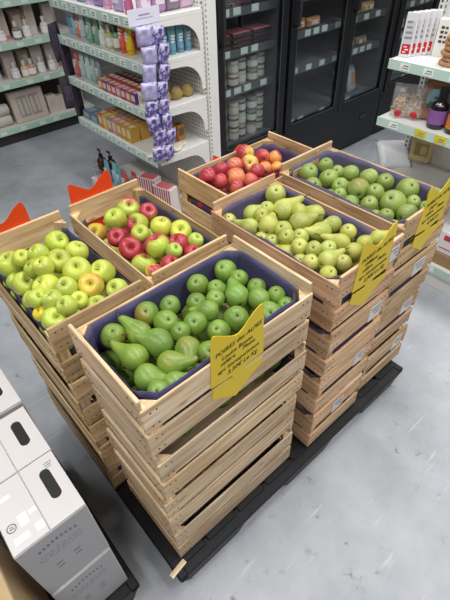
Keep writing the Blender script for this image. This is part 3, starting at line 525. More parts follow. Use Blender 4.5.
GRP = {'A': 'green pears in the front crate', 'B': 'yellow-green pears in the middle crate', 'C': 'large green pears in the far right crate', 'D': 'yellow-green apples in the left crate', 'E': 'red and green apples in the back crate', 'F': 'red apples in the rear crate'}
# ground colour and amount of blush of the apples one by one
ECOL = [('#b2bf4c', .12, 'yellow-green'), ('#b2bf4c', .38, 'green apple with a red cheek'), ('#c2a050', .72, 'russet red'), ('#b2bf4c', .5, 'half red'), ('#c8c850', .35, 'yellow'), ('#c6d04e', .15, 'yellow-green'), ('#dcbc40', .22, 'golden'),
        ('#c08040', 1.0, 'dark red'), ('#d0c84c', .32, 'yellow'), ('#b87040', 1.0, 'dark red'), ('#b2bf4c', .2, 'green'), ('#b8cc4c', .55, 'green and red'), ('#c89a48', .82, 'red'), ('#b2bf4c', .42, 'green apple with a red edge'),
        ('#c05c44', .95, 'red'), ('#d8bc54', .48, 'yellow and red'), ('#c86450', .92, 'red'), ('#a8c050', .05, 'green'), ('#a8c050', .05, 'green'), ('#a8c050', .1, 'green')]
FAPP = [('#e8bc50', .74), ('#e4c464', .55), ('#d87858', .78), ('#e08850', .82), ('#d06050', .88), ('#d46858', .84), ('#d87050', .85), ('#d88850', .8), ('#e0a050', .75), ('#e09c58', .75), ('#e08050', .85), ('#c85048', .95), ('#d87050', .88), ('#c85048', .95), ('#d87050', .9)]
for key, (topl, und) in FRUIT.items():
    isp = key in 'ABC'
    look = {id(t): i for i, t in enumerate(topl)}
    size = {'A': 6, 'B': 6, 'C': 5, 'D': 5, 'E': 5, 'F': 4}[key]
    rows = clump(topl, key, size)
    for ri, row in enumerate(rows):
        for ci, t in enumerate(row):
            x, y, z, r, az, px, py = t; i = look[id(t)]
            tocam = (CAM-Vector((x, y, z))).normalized()
            col, bl = FCOL[key]; adj = ''
            if isp:
                if az is None:
                    cal = (Vector((0, 0, .55))+tocam*.75+Vector((rf.uniform(-.35, .35), rf.uniform(-.35, .35), 0)))
                    axis = -cal; kind = 'round' if key == 'C' or rf.random() < .4 else 'long'
                    adj = ' lying calyx up'
                else:
                    a = math.radians(az); axis = Vector((math.cos(a), math.sin(a), rf.uniform(-.05, .28))); kind = 'long'
                    if key == 'C': kind = 'round'
                    adj = ' lying on its side'
                if key == 'A' and i == 0: bl = .55; adj = ' with a russet blush'
                elif rf.random() < .3: bl = rf.uniform(.1, .35)
            else:
                up = Vector((rf.uniform(-.75, .75), rf.uniform(-.75, .75), .8))+tocam*.45
                axis = up; kind = 'apple'
                if key == 'E': col, bl, lk = ECOL[i]
                elif key == 'F': col, bl = FAPP[i]; bl *= .82
                elif key == 'D':
                    bl = .02
                    if i == 6: col, bl = '#c8b444', .2
                    if i == 19: col, bl = '#d8c23c', .1
                    if i == 5: bl = .2
                if key == 'F': axis = Vector((rf.uniform(-1, 1), rf.uniform(-1, 1), rf.uniform(-.6, .6)))
                if key == 'F' and i == 1: axis = -tocam+Vector((0, 0, -.3))
            if isp: axis = inside_axis(key, (x, y, z), r, axis, 2.5 if kind == 'long' else 1.7)
            nm = NAMEF[key]
            if key == 'E':
                lk = ECOL[i][2]; nm = lk if 'apple' in lk else lk+' apple'
            if key == 'D' and i == 6: nm = 'orange-blushed yellow-green apple'
            where = f'{ORD[ci+1]} from left, {ORD[ri+1]} row from back, {SHORT[key]}'
            lab = f'{nm}{adj if len((nm+adj+where).split()) <= 16 else ""}, {where}'
            put_fruit(kind, (x, y, z), r, axis, col, bl, lab, 'pear' if isp else 'apple', GRP[key])
    for (x, y, z, r) in und:
        col, bl = FCOL[key]
        if isp: kind = 'round'; axis = inside_axis(key, (x, y, z), r, (rf.uniform(-1, 1), rf.uniform(-1, 1), rf.uniform(-1.2, -.1)), 1.7)
        else: kind = 'apple'; axis = (rf.uniform(-1, 1), rf.uniform(-1, 1), .6)
        if key == 'E': bl = rf.choice([.1, .4, .9])
        if key == 'F': bl = .7
        put_fruit(kind, (x, y, z), r, axis, col, bl, f'{NAMEF[key]} half hidden under the top layer in the {SHORT[key]}', 'pear' if isp else 'apple', f'{NAMEF[key]}s under the top layer of the {SHORT[key]}')
# fruit seen through the gaps between the lower crates
for key in ('A', 'D'):
    for k in range(3):
        (lx, ly, lz), rz, pitch, wf = JIT[key, k]; s = pitch/CH
        for i in range(7):
            r = .033; ux = (-.19+.063*i)*LF[key]+rf.uniform(-.006, .006)
            uy = -CW/2+.078 if key == 'A' else CW/2*wf-.05
            if key == 'A' and i in (0, 2): continue
            p = Matrix.Rotation(rz, 3, 'Z') @ Vector((ux, uy, 0))+Vector((lx, ly, lz+(.135 if key == 'A' else .15)*s+rf.uniform(-.008, .003)))
            if key == 'A':
                put_fruit('round', p, r*.95, (rf.uniform(-1, 1), .3, -1), FCOL['A'][0], 0, f'green pear glimpsed between crates of the front stack, {["lowest", "third", "second"][k]} crate', 'pear', f'pears inside the {["lowest", "third", "second"][k]} front crate')
            else:
                put_fruit('apple', p, r, (rf.uniform(-.5, .5), rf.uniform(-.5, .5), 1), FCOL['D'][0], 0, f'yellow-green apple glimpsed between slats of the left stack, {["lowest", "third", "second"][k]} crate', 'apple', f'apples inside the {["lowest", "third", "second"][k]} left crate')

# ------------------------------------------------------------------ price cards slotted onto the crates
def catmull(pts, n=5):
    out = []
    for i in range(len(pts)-1):
        p0 = pts[max(0, i-1)]; p1 = pts[i]; p2 = pts[i+1]; p3 = pts[min(len(pts)-1, i+2)]
        for k in range(n):
            t = k/n
            out.append(tuple(.5*((2*p1[j])+(-p0[j]+p2[j])*t+(2*p0[j]-5*p1[j]+4*p2[j]-p3[j])*t*t+(-p0[j]+3*p1[j]-3*p2[j]+p3[j])*t**3) for j in (0, 1)))
    out.append(pts[-1]); return out
CARD = [(.0, .0375), (.008, .183)] + catmull([(.008, .183), (.012, .193), (.02, .194), (.05, .172), (.076, .157), (.095, .163), (.12, .184), (.14, .196), (.150, .198)])[1:] + [(.154, .192), (.157, .178), (.161, .036), (.103, .034), (.096, .031), (.094, .026), (.099, .022), (.161, .018), (.161, .0), (.115, -.02), (.073, -.054), (.0, -.004),
        (.006, .0275), (.058, .023), (.064, .0265), (.0625, .031), (.057, .033)]
def card(name, x, y, z, rz, col, label, lines, sc=1.0, ink='#2a2614', mirror=False):
    o0 = bmesh.new()
    pts = [((.161-a if mirror else a), b) for a, b in CARD]
    if mirror: pts = pts[::-1]
    prism(o0, pts, lambda a, b, c: Vector(((a-.08)*sc, -c, b*sc)), .0016)
    o = mesh_obj(name, o0, plain(col, .45, var=.03)); o.location = (x, y, z); o.rotation_euler = (0, 0, rz)
    tag(o, label, 'price card', 'notched price cards on the crates')
    im = plain(ink, .6)
    for txt, a, b, size, sl in lines:
        text_mesh('lettering', txt, size*sc, im, o, Matrix.Translation(((a-.08)*sc, -.0022, b*sc)) @ Matrix.Rotation(sl, 4, 'Y') @ Matrix.Rotation(PI/2, 4, 'X'), shear=.35)
    return o
YEL = '#e4c60e'; ORG = '#e84a1c'
card('price_card', .249, -.0003, .8145, 0, YEL, 'yellow notched price card with handwriting on the front crate of green pears',
     [('POIRES des ALPES', .083, .138, .0175, -.10), ('Louise Bonne', .078, .115, .0165, -.07), ('calibre', .05, .096, .016, -.05), ('Pleine', .112, .102, .016, -.05), ('agri. biorespectueuse', .082, .077, .0145, -.06), ('3,30€ Le Kg', .092, .056, .0185, -.06)])
card('price_card', .7235, -.0190, .8155, 0, YEL, 'yellow notched price card with handwriting on the middle crate of pears',
     [('POIRES des ALPES', .083, .138, .0175, -.10), ('Williams', .062, .115, .0165, -.07), ('calibre', .05, .096, .016, -.05), ('Pleine', .112, .102, .016, -.05), ('agri. biorespectueuse', .082, .077, .0145, -.06), ('3,90€ Le Kg', .092, .056, .0185, -.06)])
card('price_card', 1.078, .0102, .8155, 0, YEL, 'yellow notched price card with handwriting on the far right crate',
     [('POIRES des ALPES', .083, .138, .0175, -.10), ('Guyot', .062, .115, .0165, -.07), ('calibre', .05, .096, .016, -.05), ('Pleine', .112, .102, .016, -.05), ('agri. biorespectueuse', .082, .077, .0145, -.06), ('4,90€ Le', .092, .056, .0185, -.06)])
card('price_card', .054, .7980, .798, 0, ORG, 'orange notched card on the far end of the left crate of yellow-green apples', [], 1.0)
card('price_card', .343, .7980, .798, 0, ORG, 'orange notched card on the far end of the back crate of mixed apples', [], 1.0)
card('price_card', .896, .7610, .722, 0, ORG, 'orange notched card behind the rear crate of red apples', [], 1.0)

# labels stapled on crate ends, as parts of their crates
def stick(crate, side, a0, a1, z0, z1, col, nm='paper_label'):
    bm = bmesh.new()
    x = -CL/2-.0012
    box(bm, x, x+.001, a0, a1, z0, z1)
    for k in range(3): box(bm, x-.0006, x, a0+.006, a1-.006-.012*k, z1-.012-.014*k, z1-.006-.014*k, 0, 1)
    o = mesh_obj(nm, bm, [plain(col, .5), plain('#8a8a90', .6)], crate)
crs = {}
for o in bpy.data.objects:
    if o.name.startswith('wooden_crate') and 'category' in o:
        for key in STK:
            for k in range(4):
                if (o.location-JIT[key, k][0]).length < 1e-4: crs[key, k] = o
for key, k, a0, a1 in (('B', 3, -.125, -.085), ('B', 2, -.11, -.05), ('B', 1, -.09, -.04), ('B', 0, -.03, .03), ('C', 2, -.07, .0), ('C', 1, -.1, -.03), ('C', 0, -.1, -.04)):
    if k == 3: stick(crs[key, k], 0, a0, a1, .135, .185, '#d8d8da')
    else: stick(crs[key, k], 0, a0, a1, .125, .185, '#dedcd8')

# ------------------------------------------------------------------ pallet, splint
def pallet(name, x0, x1, y0, y1, label, h=.1104):
    PL = plain('#121316', .55, bump=.1)
    r = empty(name, ((x0+x1)/2, (y0+y1)/2, 0)); tag(r, label, 'pallet')
    w, d = (x1-x0)/2, (y1-y0)/2
    bm = bmesh.new()
    n = 9
    for k in range(n):
        a = -w+(2*w)*k/n; box(bm, a+.004, a+2*w/n-.010, -d+.03, d-.03, h-.022, h-.0005, .003)
    m = 7
    for k in range(m):
        b = -d+(2*d-.05)*k/(m-1); box(bm, -w, w, b, b+.05, h-.026, h-.006, .003)
    box(bm, -w, -w+.03, -d, d, h-.03, h-.001, .004); box(bm, w-.03, w, -d, d, h-.03, h-.001, .004)
    mesh_obj('deck', bm, PL, r)
    for i in (-1, 0, 1):
        for j in (-1, 0, 1):
            bm = bmesh.new()
            fx, fy = i*(w-.142), j*(d-.075)
            lathe(bm, [(0, 0), (.78, 0), (.82, .004), (1, h-.02), (0, h-.02)], 4)
            bmesh.ops.rotate(bm, verts=bm.verts, cent=(0, 0, 0), matrix=Matrix.Rotation(PI/4, 3, 'Z'))
            for v in bm.verts: v.co = Vector((v.co.x*.2+fx, v.co.y*.105+fy, v.co.z))
            bmesh.ops.bevel(bm, geom=[e for e in bm.edges], offset=.006, segments=2, affect='EDGES')
            mesh_obj('foot', bm, PL, r)
    return r
pallet('plastic_pallet', -.036, 1.175, -.046, .80, 'black plastic pallet carrying all the stacked fruit crates')
bm = bmesh.new(); box(bm, -.03, .03, -.008, .008, 0, .006, .001)
o = mesh_obj('wood_splint', bm, WOOD); o.color = (1.2, 1.15, 1.05, 1); o.location = (-.0, .0, ZP-.0075); o.rotation_euler = (0, 0, .15)
at = o.data.attributes.new('grain', 'FLOAT_VECTOR', 'POINT')
for i, v in enumerate(o.data.vertices): at.data[i].vector = v.co
o.location = (-.022, -.014, ZP)
tag(o, 'thin pale wood splint sticking out from under the front stack at the pallet corner', 'splint')
def lamp(x, y, z, sx, sy, e, rz=0):
    l = bpy.data.lights.new('batten_or_fill_light', 'AREA'); l.shape = 'RECTANGLE'; l.size = sx; l.size_y = sy; l.energy = e; l.color = (1, .99, .98)
    o = bpy.data.objects.new('batten_or_fill_light', l); COL.objects.link(o); o.location = (x, y, z); o.rotation_euler = (0, 0, rz); return o
# ------------------------------------------------------------------ cartons at the lower left
CARD_W = plain('#c9c5c4', .38, var=.02); INK = plain('#77777d', .6); DARK = plain('#09090b', .6); TAPE_GLINT = plain('#dedddd', .1)
def wine_box(x0, x1, y0, y1, z0, z1, label, group, marks=True, fold=None):
    w, d, h = x1-x0, y1-y0, z1-z0
    r = empty('white_carton', ((x0+x1)/2, (y0+y1)/2, z0)); tag(r, label, 'carton', group)
    bm = bmesh.new(); box(bm, -w/2, w/2, -d/2, d/2, 0, h-.0035, .003, 0, None, 2)
    mesh_obj('box_body', bm, CARD_W, r)
    # two lid flaps that meet in a seam; the right flap has the hand hole
    bm = bmesh.new(); box(bm, -w/2+.001, -.001, -d/2+.001, d/2-.001, h-.0035, h, .0012); mesh_obj('lid_flap', bm, CARD_W, r)
    bm = bmesh.new()
    hx, hy, hr = w*.27, 0.01, .0125; L = .030
    outer = [(.001, -d/2+.001), (w/2-.001, -d/2+.001), (w/2-.001, d/2-.001), (.001, d/2-.001)]
    slot = []
    for k in range(13): a = PI*k/12; slot.append((hx+hr*math.cos(a), hy+L+hr*math.sin(a)))
    for k in range(13): a = PI+PI*k/12; slot.append((hx+hr*math.cos(a), hy-L+hr*math.sin(a)))
    vo = [bm.verts.new((a, b, h)) for a, b in outer]; vi = [bm.verts.new((a, b, h)) for a, b in slot]
    eo = [bm.edges.new((vo[i], vo[(i+1) % 4])) for i in range(4)]; ei = [bm.edges.new((vi[i], vi[(i+1) % len(vi)])) for i in range(len(vi))]
    bmesh.ops.triangle_fill(bm, use_beauty=True, edges=eo+ei)
    ex = bmesh.ops.extrude_face_region(bm, geom=list(bm.faces))
    for v in [g for g in ex['geom'] if isinstance(g, bmesh.types.BMVert)]: v.co.z -= .003
    bmesh.ops.recalc_face_normals(bm, faces=bm.faces)
    mesh_obj('lid_flap', bm, CARD_W, r)
    bm = bmesh.new(); prism(bm, slot, lambda a, b, c: Vector((a, b, h-.0033+c*.0004)), 1.0); mesh_obj('hand_hole_shade', bm, DARK, r)  # near-black plate, painted shade inside the hand hole
    bm = bmesh.new(); box(bm, -w/2+.003, w/2-.003, -d/2-.0004, -d/2+.001, .003, h-.007); mesh_obj('front_panel', bm, plain('#a9a9ad', .4, var=.02), r)
    if marks:
        bm = bmesh.new()
        rr = random.Random(3)
        z = h*.80
        for k in range(9):
            a = -.045+k*.0105; box(bm, a, a+.006, -d/2-.0006, -d/2, z+.002*math.sin(k*PI/8)*4-.004, z+.006+.008*math.sin(k*PI/8), 0)
        for j, (n, wd) in enumerate(((10, .1), (9, .11), (8, .1))):
            zz = h*.70-j*.011; a = -wd/2
            while a < wd/2:
                l = rr.uniform(.005, .014); box(bm, a, min(a+l, wd/2), -d/2-.0005, -d/2, zz, zz+.0028, 0); a += l+.004
        for a in (-.025, .02):
            for zz in (h*.42, h*.35): box(bm, a-.008, a+.008, -d/2-.0005, -d/2, zz, zz+.006)
        mesh_obj('lettering', bm, INK, r)
    return r
top1 = wine_box(-.318, -.152, .065, .240, .395, .66, 'white glossy carton with an oval hand hole and round emblem, nearest the camera', 'white cartons on the floor by the crates')
bm = bmesh.new()                                                     # reflections off packing tape painted as pale patches; round emblem, nearest lid
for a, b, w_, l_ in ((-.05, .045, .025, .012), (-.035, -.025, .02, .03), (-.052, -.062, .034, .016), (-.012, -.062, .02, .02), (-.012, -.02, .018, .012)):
    bm = bmesh.new(); box(bm, a-w_/2, a+w_/2, b-l_/2, b+l_/2, .265, .2655); mesh_obj('tape_glint', bm, TAPE_GLINT, top1)
bm = bmesh.new()
for k in range(24):
    a0, a1 = 2*PI*k/24, 2*PI*(k+1)/24
    q = [bm.verts.new((-.062+rr*math.cos(a), -.028+rr*math.sin(a), .2654)) for a, rr in ((a0, .0085), (a0, .0105), (a1, .0105), (a1, .0085))]; bm.faces.new(q)
box(bm, -.067, -.057, -.031, -.029, .2652, .2655); box(bm, -.066, -.058, -.026, -.0245, .2652, .2655)
mesh_obj('round_emblem', bm, plain('#4a4450', .5), top1)
bm = bmesh.new()
for k in range(3): box(bm, .052, .072-.003*k, .062-.006*k, .064-.006*k, .2652, .2655)
mesh_obj('small_print', bm, INK, top1)
wine_box(-.318, -.153, .062, .238, .125, .392, 'white carton with faint print under the nearest carton with the round emblem', 'white cartons on the floor by the crates')
wine_box(-.322, -.150, .248, .418, .385, .65, 'white carton with an oval hand hole, second of the row of three', 'white cartons on the floor by the crates', False)
wine_box(-.318, -.153, .246, .416, .125, .384, 'lower white carton beneath the second carton of the row', 'white cartons on the floor by the crates', False)
wine_box(-.316, -.146, .428, .600, .395, .66, 'white carton with an oval hand hole at the left edge, third of the row', 'white cartons on the floor by the crates', False)
wine_box(-.318, -.153, .426, .598, .125, .394, 'lower white carton beneath the third carton of the row', 'white cartons on the floor by the crates', False)
pallet('plastic_pallet', -.74, -.135, .03, .63, 'small black plastic pallet under the white cartons', .1235)
# brown carton
BR = plain('#b39a72', .7, var=.08)
r = empty('brown_carton', (-.44, .06, .0)); tag(r, 'brown cardboard carton at the lower left corner beside the white cartons', 'carton')
bm = bmesh.new(); box(bm, -.12, .085, -.14, .165, .1240, .60, .003); mesh_obj('box_body', bm, BR, r)
bm = bmesh.new(); box(bm, -.119, .02, -.139, .164, .6005, .604, .001); mesh_obj('lid_flap', bm, BR, r)
bm = bmesh.new(); box(bm, .022, .084, -.139, .164, .6005, .604, .001); mesh_obj('lid_flap', bm, BR, r)

# ------------------------------------------------------------------ shop goods
gr = random.Random(77)
def tube_item(h, w, col, cap, name='tube'):
    bm = bmesh.new(); seg = 14; rings = []
    for f in (0, .05, .3, .6, .85, .97, 1):
        d = w*.42*(1-f)**.7+.0012; ww = w*(.42+.08*f)
        rings.append([bm.verts.new((ww*math.cos(2*PI*k/seg), d*math.sin(2*PI*k/seg), h*.16+h*.84*f)) for k in range(seg)])
    for a, b in zip(rings, rings[1:]):
        for k in range(seg): bm.faces.new((a[k], a[(k+1) % seg], b[(k+1) % seg], b[k]))
    bm.faces.new(list(reversed(rings[0]))); bm.faces.new(rings[-1])
    o = mesh_obj(name, bm, plain(col, .4), None, True)
    bm = bmesh.new(); lathe(bm, [(0, 0), (w*.36, 0), (w*.38, h*.02), (w*.38, h*.16), (0, h*.16)], 14); mesh_obj('cap', bm, plain(cap, .4), o)
    bm = bmesh.new()
    for k in range(3): box(bm, -w*.28, w*.28-k*.004, -w*.30-.002, -w*.18, h*(.62-.1*k), h*(.64-.1*k)+.006)
    return o, bm
def add_label(o, bm, col):
    return mesh_obj('label', bm, plain(col, .5), o)
def carton_item(w, d, h, col, panel, name='box'):
    bm = bmesh.new(); box(bm, -w/2, w/2, -d/2, d/2, 0, h, .0015); o = mesh_obj(name, bm, plain(col, .5))
    bm = bmesh.new(); box(bm, -w*.36, w*.36, -d/2-.0007, -d/2, h*.3, h*.82); box(bm, -w*.36, w*.36, -d*.3, d*.3, h, h+.0007)
    mesh_obj('label', bm, plain(panel, .5), o); return o
def bottle_item(r, h, col, cap, label, pump=False, name='bottle', neck=.35, mat=None):
    bm = bmesh.new(); hb = h*.68
    lathe(bm, [(0, 0), (r*.92, 0), (r, r*.12), (r, hb*.82), (r*.85, hb*.94), (r*neck, hb), (r*neck, hb*1.08), (0, hb*1.08)], 16)
    o = mesh_obj(name, bm, mat or plain(col, .2, coat=.3), None, True)
    bm = bmesh.new(); z = hb*1.03
    if pump:
        lathe(bm, [(0, z), (r*.45, z), (r*.45, z+h*.1), (r*.12, z+h*.11), (r*.12, z+h*.22), (0, z+h*.22)], 12); box(bm, -r*.9, r*.15, -r*.14, r*.14, z+h*.2, z+h*.26)
        mesh_obj('pump', bm, plain(cap, .35), o)
    else:
        lathe(bm, [(0, z), (r*.46, z), (r*.46, h), (0, h)], 12); mesh_obj('cap', bm, plain(cap, .4), o)
    bm = bmesh.new(); lathe(bm, [(r*1.012, hb*.2), (r*1.012, hb*.72)], 16); mesh_obj('label', bm, plain(label, .55), o, True)
    return o
def pouch_item(w, h, t, col, name='pouch', band=None, mat=None):
    bm = bmesh.new(); nx, nz = 9, 10; g = {}
    for s in (-1, 1):
        for i in range(nx+1):
            for j in range(nz+1):
                u, v = i/nx*2-1, j/nz*2-1
                if s == 1 and (i in (0, nx) or j in (0, nz)): g[s, i, j] = g[-1, i, j]; continue
                bulge = t/2*math.sqrt(max(0, (1-u**4)*(1-v**4)))*(1+.35*noise.noise(Vector((u*2.3+w*99, v*2.3, s*4+h*55))))
                g[s, i, j] = bm.verts.new((u*w/2, s*bulge, (v+1)/2*h))
    for s in (-1, 1):
        for i in range(nx):
            for j in range(nz):
                q = [g[s, i, j], g[s, i+1, j], g[s, i+1, j+1], g[s, i, j+1]]
                f = bm.faces.new(q if s < 0 else q[::-1])
    o = mesh_obj(name, bm, mat or plain(col, .35, bump=.4, bscale=50), None, True)
    if band:
        bm = bmesh.new(); box(bm, -w*.3, w*.3, -t/2-.0015, -t/2+.004, h*.3, h*.72, .001); mesh_obj('label', bm, plain(band, .5), o)
    return o
def jar_item(r, h, col, lid, label, name='jar'):
    bm = bmesh.new(); lathe(bm, [(0, 0), (r*.95, 0), (r, .004), (r, h*.8), (r*.9, h*.84), (0, h*.84)], 16); o = mesh_obj(name, bm, plain(col, .25), None, True)
    bm = bmesh.new(); lathe(bm, [(0, h*.82), (r*.98, h*.82), (r*.98, h), (0, h)], 16); mesh_obj('lid', bm, plain(lid, .4), o)
    bm = bmesh.new(); lathe(bm, [(r*1.01, h*.2), (r*1.01, h*.65)], 16); mesh_obj('label', bm, plain(label, .5), o, True)
    return o
def place(o, x, y, z, rz=0, label='', cat='', group=None, lean=0):
    o.rotation_mode = 'XYZ'; o.location = (x, y, z); o.rotation_euler = (lean, 0, rz); tag(o, label, cat, group); return o

# ------------------------------------------------------------------ shelving
MINT = plain('#c4ddd0', .35, var=.03); WHITE = plain('#e8e7e3', .4, var=.02); TICK = plain('#f3f6f2', .4); PRINT = plain('#7d8f88', .6)
def ticket(parent, x, y, z, m1=None, big=False):
    bm = bmesh.new(); w_ = .03 if big else .026
    box(bm, x-.0015, x, y-w_, y+w_, z-.036, z-.006 if not big else z+.002); box(bm, x-.0021, x-.0015, y-.02, y+.008, z-.018, z-.012, 0, 1); box(bm, x-.0021, x-.0015, y-.02, y+.016, z-.028, z-.024, 0, 1)
    return mesh_obj('ticket', bm, [m1 or TICK, PRINT], parent)
def shelf_x(parent, name, xf, xb, y0, y1, zt, brackets, yellow=0, n=8):
    """shelf whose front edge runs along y and faces -x, with a price rail"""
    bm = bmesh.new(); box(bm, xf, xb, y0, y1, zt-.022, zt, .002); sh = mesh_obj(name, bm, WHITE, parent)
    bm = bmesh.new(); box(bm, xf-.006, xf, y0, y1, zt-.043, zt+.003, .001); ra = mesh_obj('price_rail', bm, MINT, sh)
    for k in range(n):
        yy = y0+.03+(y1-y0-.06)*(k+.5)/n+gr.uniform(-.01, .01)
        if yellow and min(abs(yy-v) for v in yellow) < .06: continue
        ticket(sh, xf-.006, yy, zt)
    for yy in (yellow or ()): ticket(sh, xf-.0065, yy, zt, plain('#e2cc20', .45), True)
    for yb in brackets:                                              # tapering end bracket with a rounded throat
        bm = bmesh.new(); pts = [(xf+.02, zt-.022), (xf+.02, zt-.04)]
        R_ = .12
        for k in range(9):
            t = PI/2*k/8; pts.append((xb-.022-R_+R_*math.sin(t), zt-.05-R_+R_*math.cos(t)))
        pts += [(xb-.022, zt-.185), (xb, zt-.185), (xb, zt-.022)]
        prism(bm, pts, lambda a_, b_, c_: Vector((a_, yb+c_, b_)), .004); mesh_obj('bracket', bm, WHITE, sh)
    return sh
GX0, GX1, GY0, GY1 = 1.052, 1.43, 1.519, 2.414
g = empty('shop_gondola', ((GX0+GX1)/2, (GY0+GY1)/2, 0)); tag(g, 'white shop shelving unit with mint price rails and perforated back panel', 'shelving unit')
GP = empty; gi = Matrix.Translation(g.location).inverted()
def under(o, root):
    o.parent = root; o.matrix_parent_inverse = Matrix.Translation(root.location).inverted()
bpy.context.view_layer.update()
for z in (1.225, 1.04, .815, .565):
    sh = shelf_x(None, 'shelf', GX0, GX1-.012, GY0, GY1, z, (GY0, GY1-.004)); under(sh, g)
bm = bmesh.new(); box(bm, GX0-.02, GX1-.012, GY0, GY1, .0, .14, .002); sh = mesh_obj('base_shelf', bm, WHITE); under(sh, g)
bm = bmesh.new(); box(bm, GX1-.012, GX1, GY0+.01, GY1, .14, 1.75); under(mesh_obj('perforated_panel', bm, PERF), g)
bm = bmesh.new(); box(bm, GX1, GX1+.075, GY0-.005, GY0+.03, 0, 1.8, .002)
for k in range(70):                                                  # slots punched down the upright
    box(bm, GX1+.006, GX1+.012, GY0-.0056, GY0-.0045, .1+k*.024, .112+k*.024, 0, 1)
under(mesh_obj('upright', bm, [WHITE, plain('#77777a', .5)]), g)
bm = bmesh.new(); box(bm, GX1, GX1+.07, GY1-.03, GY1, 0, 1.8, .002); under(mesh_obj('upright', bm, WHITE), g)
bm = bmesh.new()                                                     # wire front fence of the base shelf
for z in (.17, .21, .25): tube_path(bm, [(GX0+.1, GY1+.0, z), (GX0+.01, GY1-.03, z), (GX0-.012, GY1-.1, z), (GX0-.014, GY0+.02, z)], .0022)
for k in range(9): tube_path(bm, [(GX0-.014, GY0+.03+k*.1, .14), (GX0-.014, GY0+.03+k*.1, .25)], .0018)
under(mesh_obj('wire_fence', bm, plain('#c9c9c9', .3, .7)), g)

def facing(x, y, z, o, label, cat, group, rz=-PI/2): return place(o, x, y, z, rz, label, cat, group)
G = 'products on the white shelving unit'
# second shelf: tubes and bottles
row2 = [(2.339, 'pouch', '#a9cdd6', '#6fa3b5', .13, 'pale teal pouch'), (2.245, 'tube', '#e58f80', '#d97f70', .12, 'coral tube'), (2.175, 'tube', '#c4d2da', '#b2c0c8', .13, 'pale blue-grey tube'), (2.10, 'tube', '#8fc0a8', '#7fb098', .12, 'mint green tube'),
        (2.04, 'tube', '#84ad98', '#72a088', .12, 'sage green tube'), (1.975, 'bottle', '#dfe4da', '#e8e8e4', .12, 'white bottle'), (1.91, 'bottle', '#c6cc8a', '#d8dcb4', .11, 'lime bottle'), (1.85, 'bottle', '#7f9a74', '#33402e', .12, 'dark green bottle'),
        (1.785, 'tube', '#ef6a4c', '#e05a3c', .16, 'tall orange-red tube'), (1.722, 'tube', '#f0c92e', '#e4bc22', .15, 'tall yellow tube')]
seen = {}
for j, (y, k, c, c2, h, nm) in enumerate(row2):
    if k == 'tube': o, b = tube_item(h, .05, c, c2); add_label(o, b, '#f4f0ea')
    elif k == 'pouch': o = pouch_item(.085, h, .03, c, band=c2)
    else: o = bottle_item(.022, h, c, c2, '#f0efe6')
    facing(GX0+.045+gr.uniform(0, .02), y, 1.0402, o, f'{nm} on the second shelf down, {ORD[j+1]} from the far end', k, G)
    # the same article again behind
    if k == 'tube': o, b = tube_item(h, .05, c, c2); add_label(o, b, '#f4f0ea')
    elif k == 'pouch': o = pouch_item(.085, h, .03, c, band=c2)
    else: o = bottle_item(.022, h, c, c2, '#f0efe6')
    facing(GX0+.12+gr.uniform(0, .02), y, 1.0402, o, f'{nm} standing behind its twin on the second shelf down', k, G)
for j in range(5):
    o, b = tube_item(.125, .046, '#6f9fb4', '#6797ac'); add_label(o, b, '#dfe9ee')
    place(o, 1.165+.05*j, 1.58, 1.0402, 0, f'steel-blue tube at the near end of the second shelf, {ORD[j+1]} from the front', 'tube', G)
# top shelf in view
cols1 = ['#d9c7dc', '#b58fc0', '#8fb7cf', '#c9b0d8', '#9a7fb8', '#d49ab8', '#b7a3cf', '#c4678e']
for j in range(8):
    y = 2.33-.095*j
    o = pouch_item(.085, .12, .03, cols1[j], band='#efe9f2') if j % 2 == 0 else (lambda t: (add_label(t[0], t[1], '#f4f0f4'), t[0])[1])(tube_item(.13, .052, cols1[j], cols1[j]))
    facing(GX0+.05, y, 1.2252, o, f'{["pale lilac", "mauve", "light blue", "lavender", "violet", "pink", "greyish lilac", "magenta"][j]} {"pouch" if j % 2 == 0 else "tube"} on the top shelf of the white unit', 'pouch' if j % 2 == 0 else 'tube', G)
for j in range(4):
    o = pouch_item(.08, .12, .035, ['#c8a8c8', '#b48ab8', '#8a7a8c', '#d8b8d0'][j], band='#e8dce8')
    place(o, 1.13+.08*j, 1.58, 1.2252, 0, f'{["pink", "mauve", "grey", "pale rose"][j]} pouch at the near end of the top shelf', 'pouch', G)
# third shelf
row3 = [(2.36, '#d8746e', '#c8645e', 'coral pink tube'), (2.29, '#bcd2cc', '#a8c4bc', 'pale aqua tube'), (2.22, '#c4dcd8', '#b4ccc8', 'pale mint tube'), (2.155, '#a8bfb6', '#98afa6', 'grey-green tube'), (2.095, '#8fa3a8', '#7f9398', 'slate tube')]
for j, (y, c, c2, nm) in enumerate(row3):
    o, b = tube_item(.14, .05, c, c2); add_label(o, b, '#f1eeea'); facing(GX0+.05, y, .8152, o, f'{nm} on the third shelf, {ORD[j+1]} from the far end', 'tube', G)
c3 = [('#d8803a', 'orange'), ('#8a4a86', 'purple'), ('#c85a6a', 'rose'), ('#b83a4a', 'crimson'), ('#d87a94', 'pink'), ('#a4406a', 'magenta'), ('#d06a4a', 'terracotta'), ('#7c4a90', 'violet')]
for j, (c, nm) in enumerate(c3):
    for q, xx in enumerate((.04, .10, .16)):
        cc = c if q == 0 else ['#b8503c', '#8a3a4a'][q-1]
        o = carton_item(.046, .055, .055 if q == 0 else .06, cc, '#ead8cc'); facing(GX0+xx, 2.04-.049*j, .8152, o, f'{nm} small soap box on the third shelf, {["front", "middle", "rear"][q]} rank' if q == 0 else f'small soap box in the {["", "middle", "rear"][q]} rank behind the {nm} one', 'box', 'small soap boxes on the third shelf')
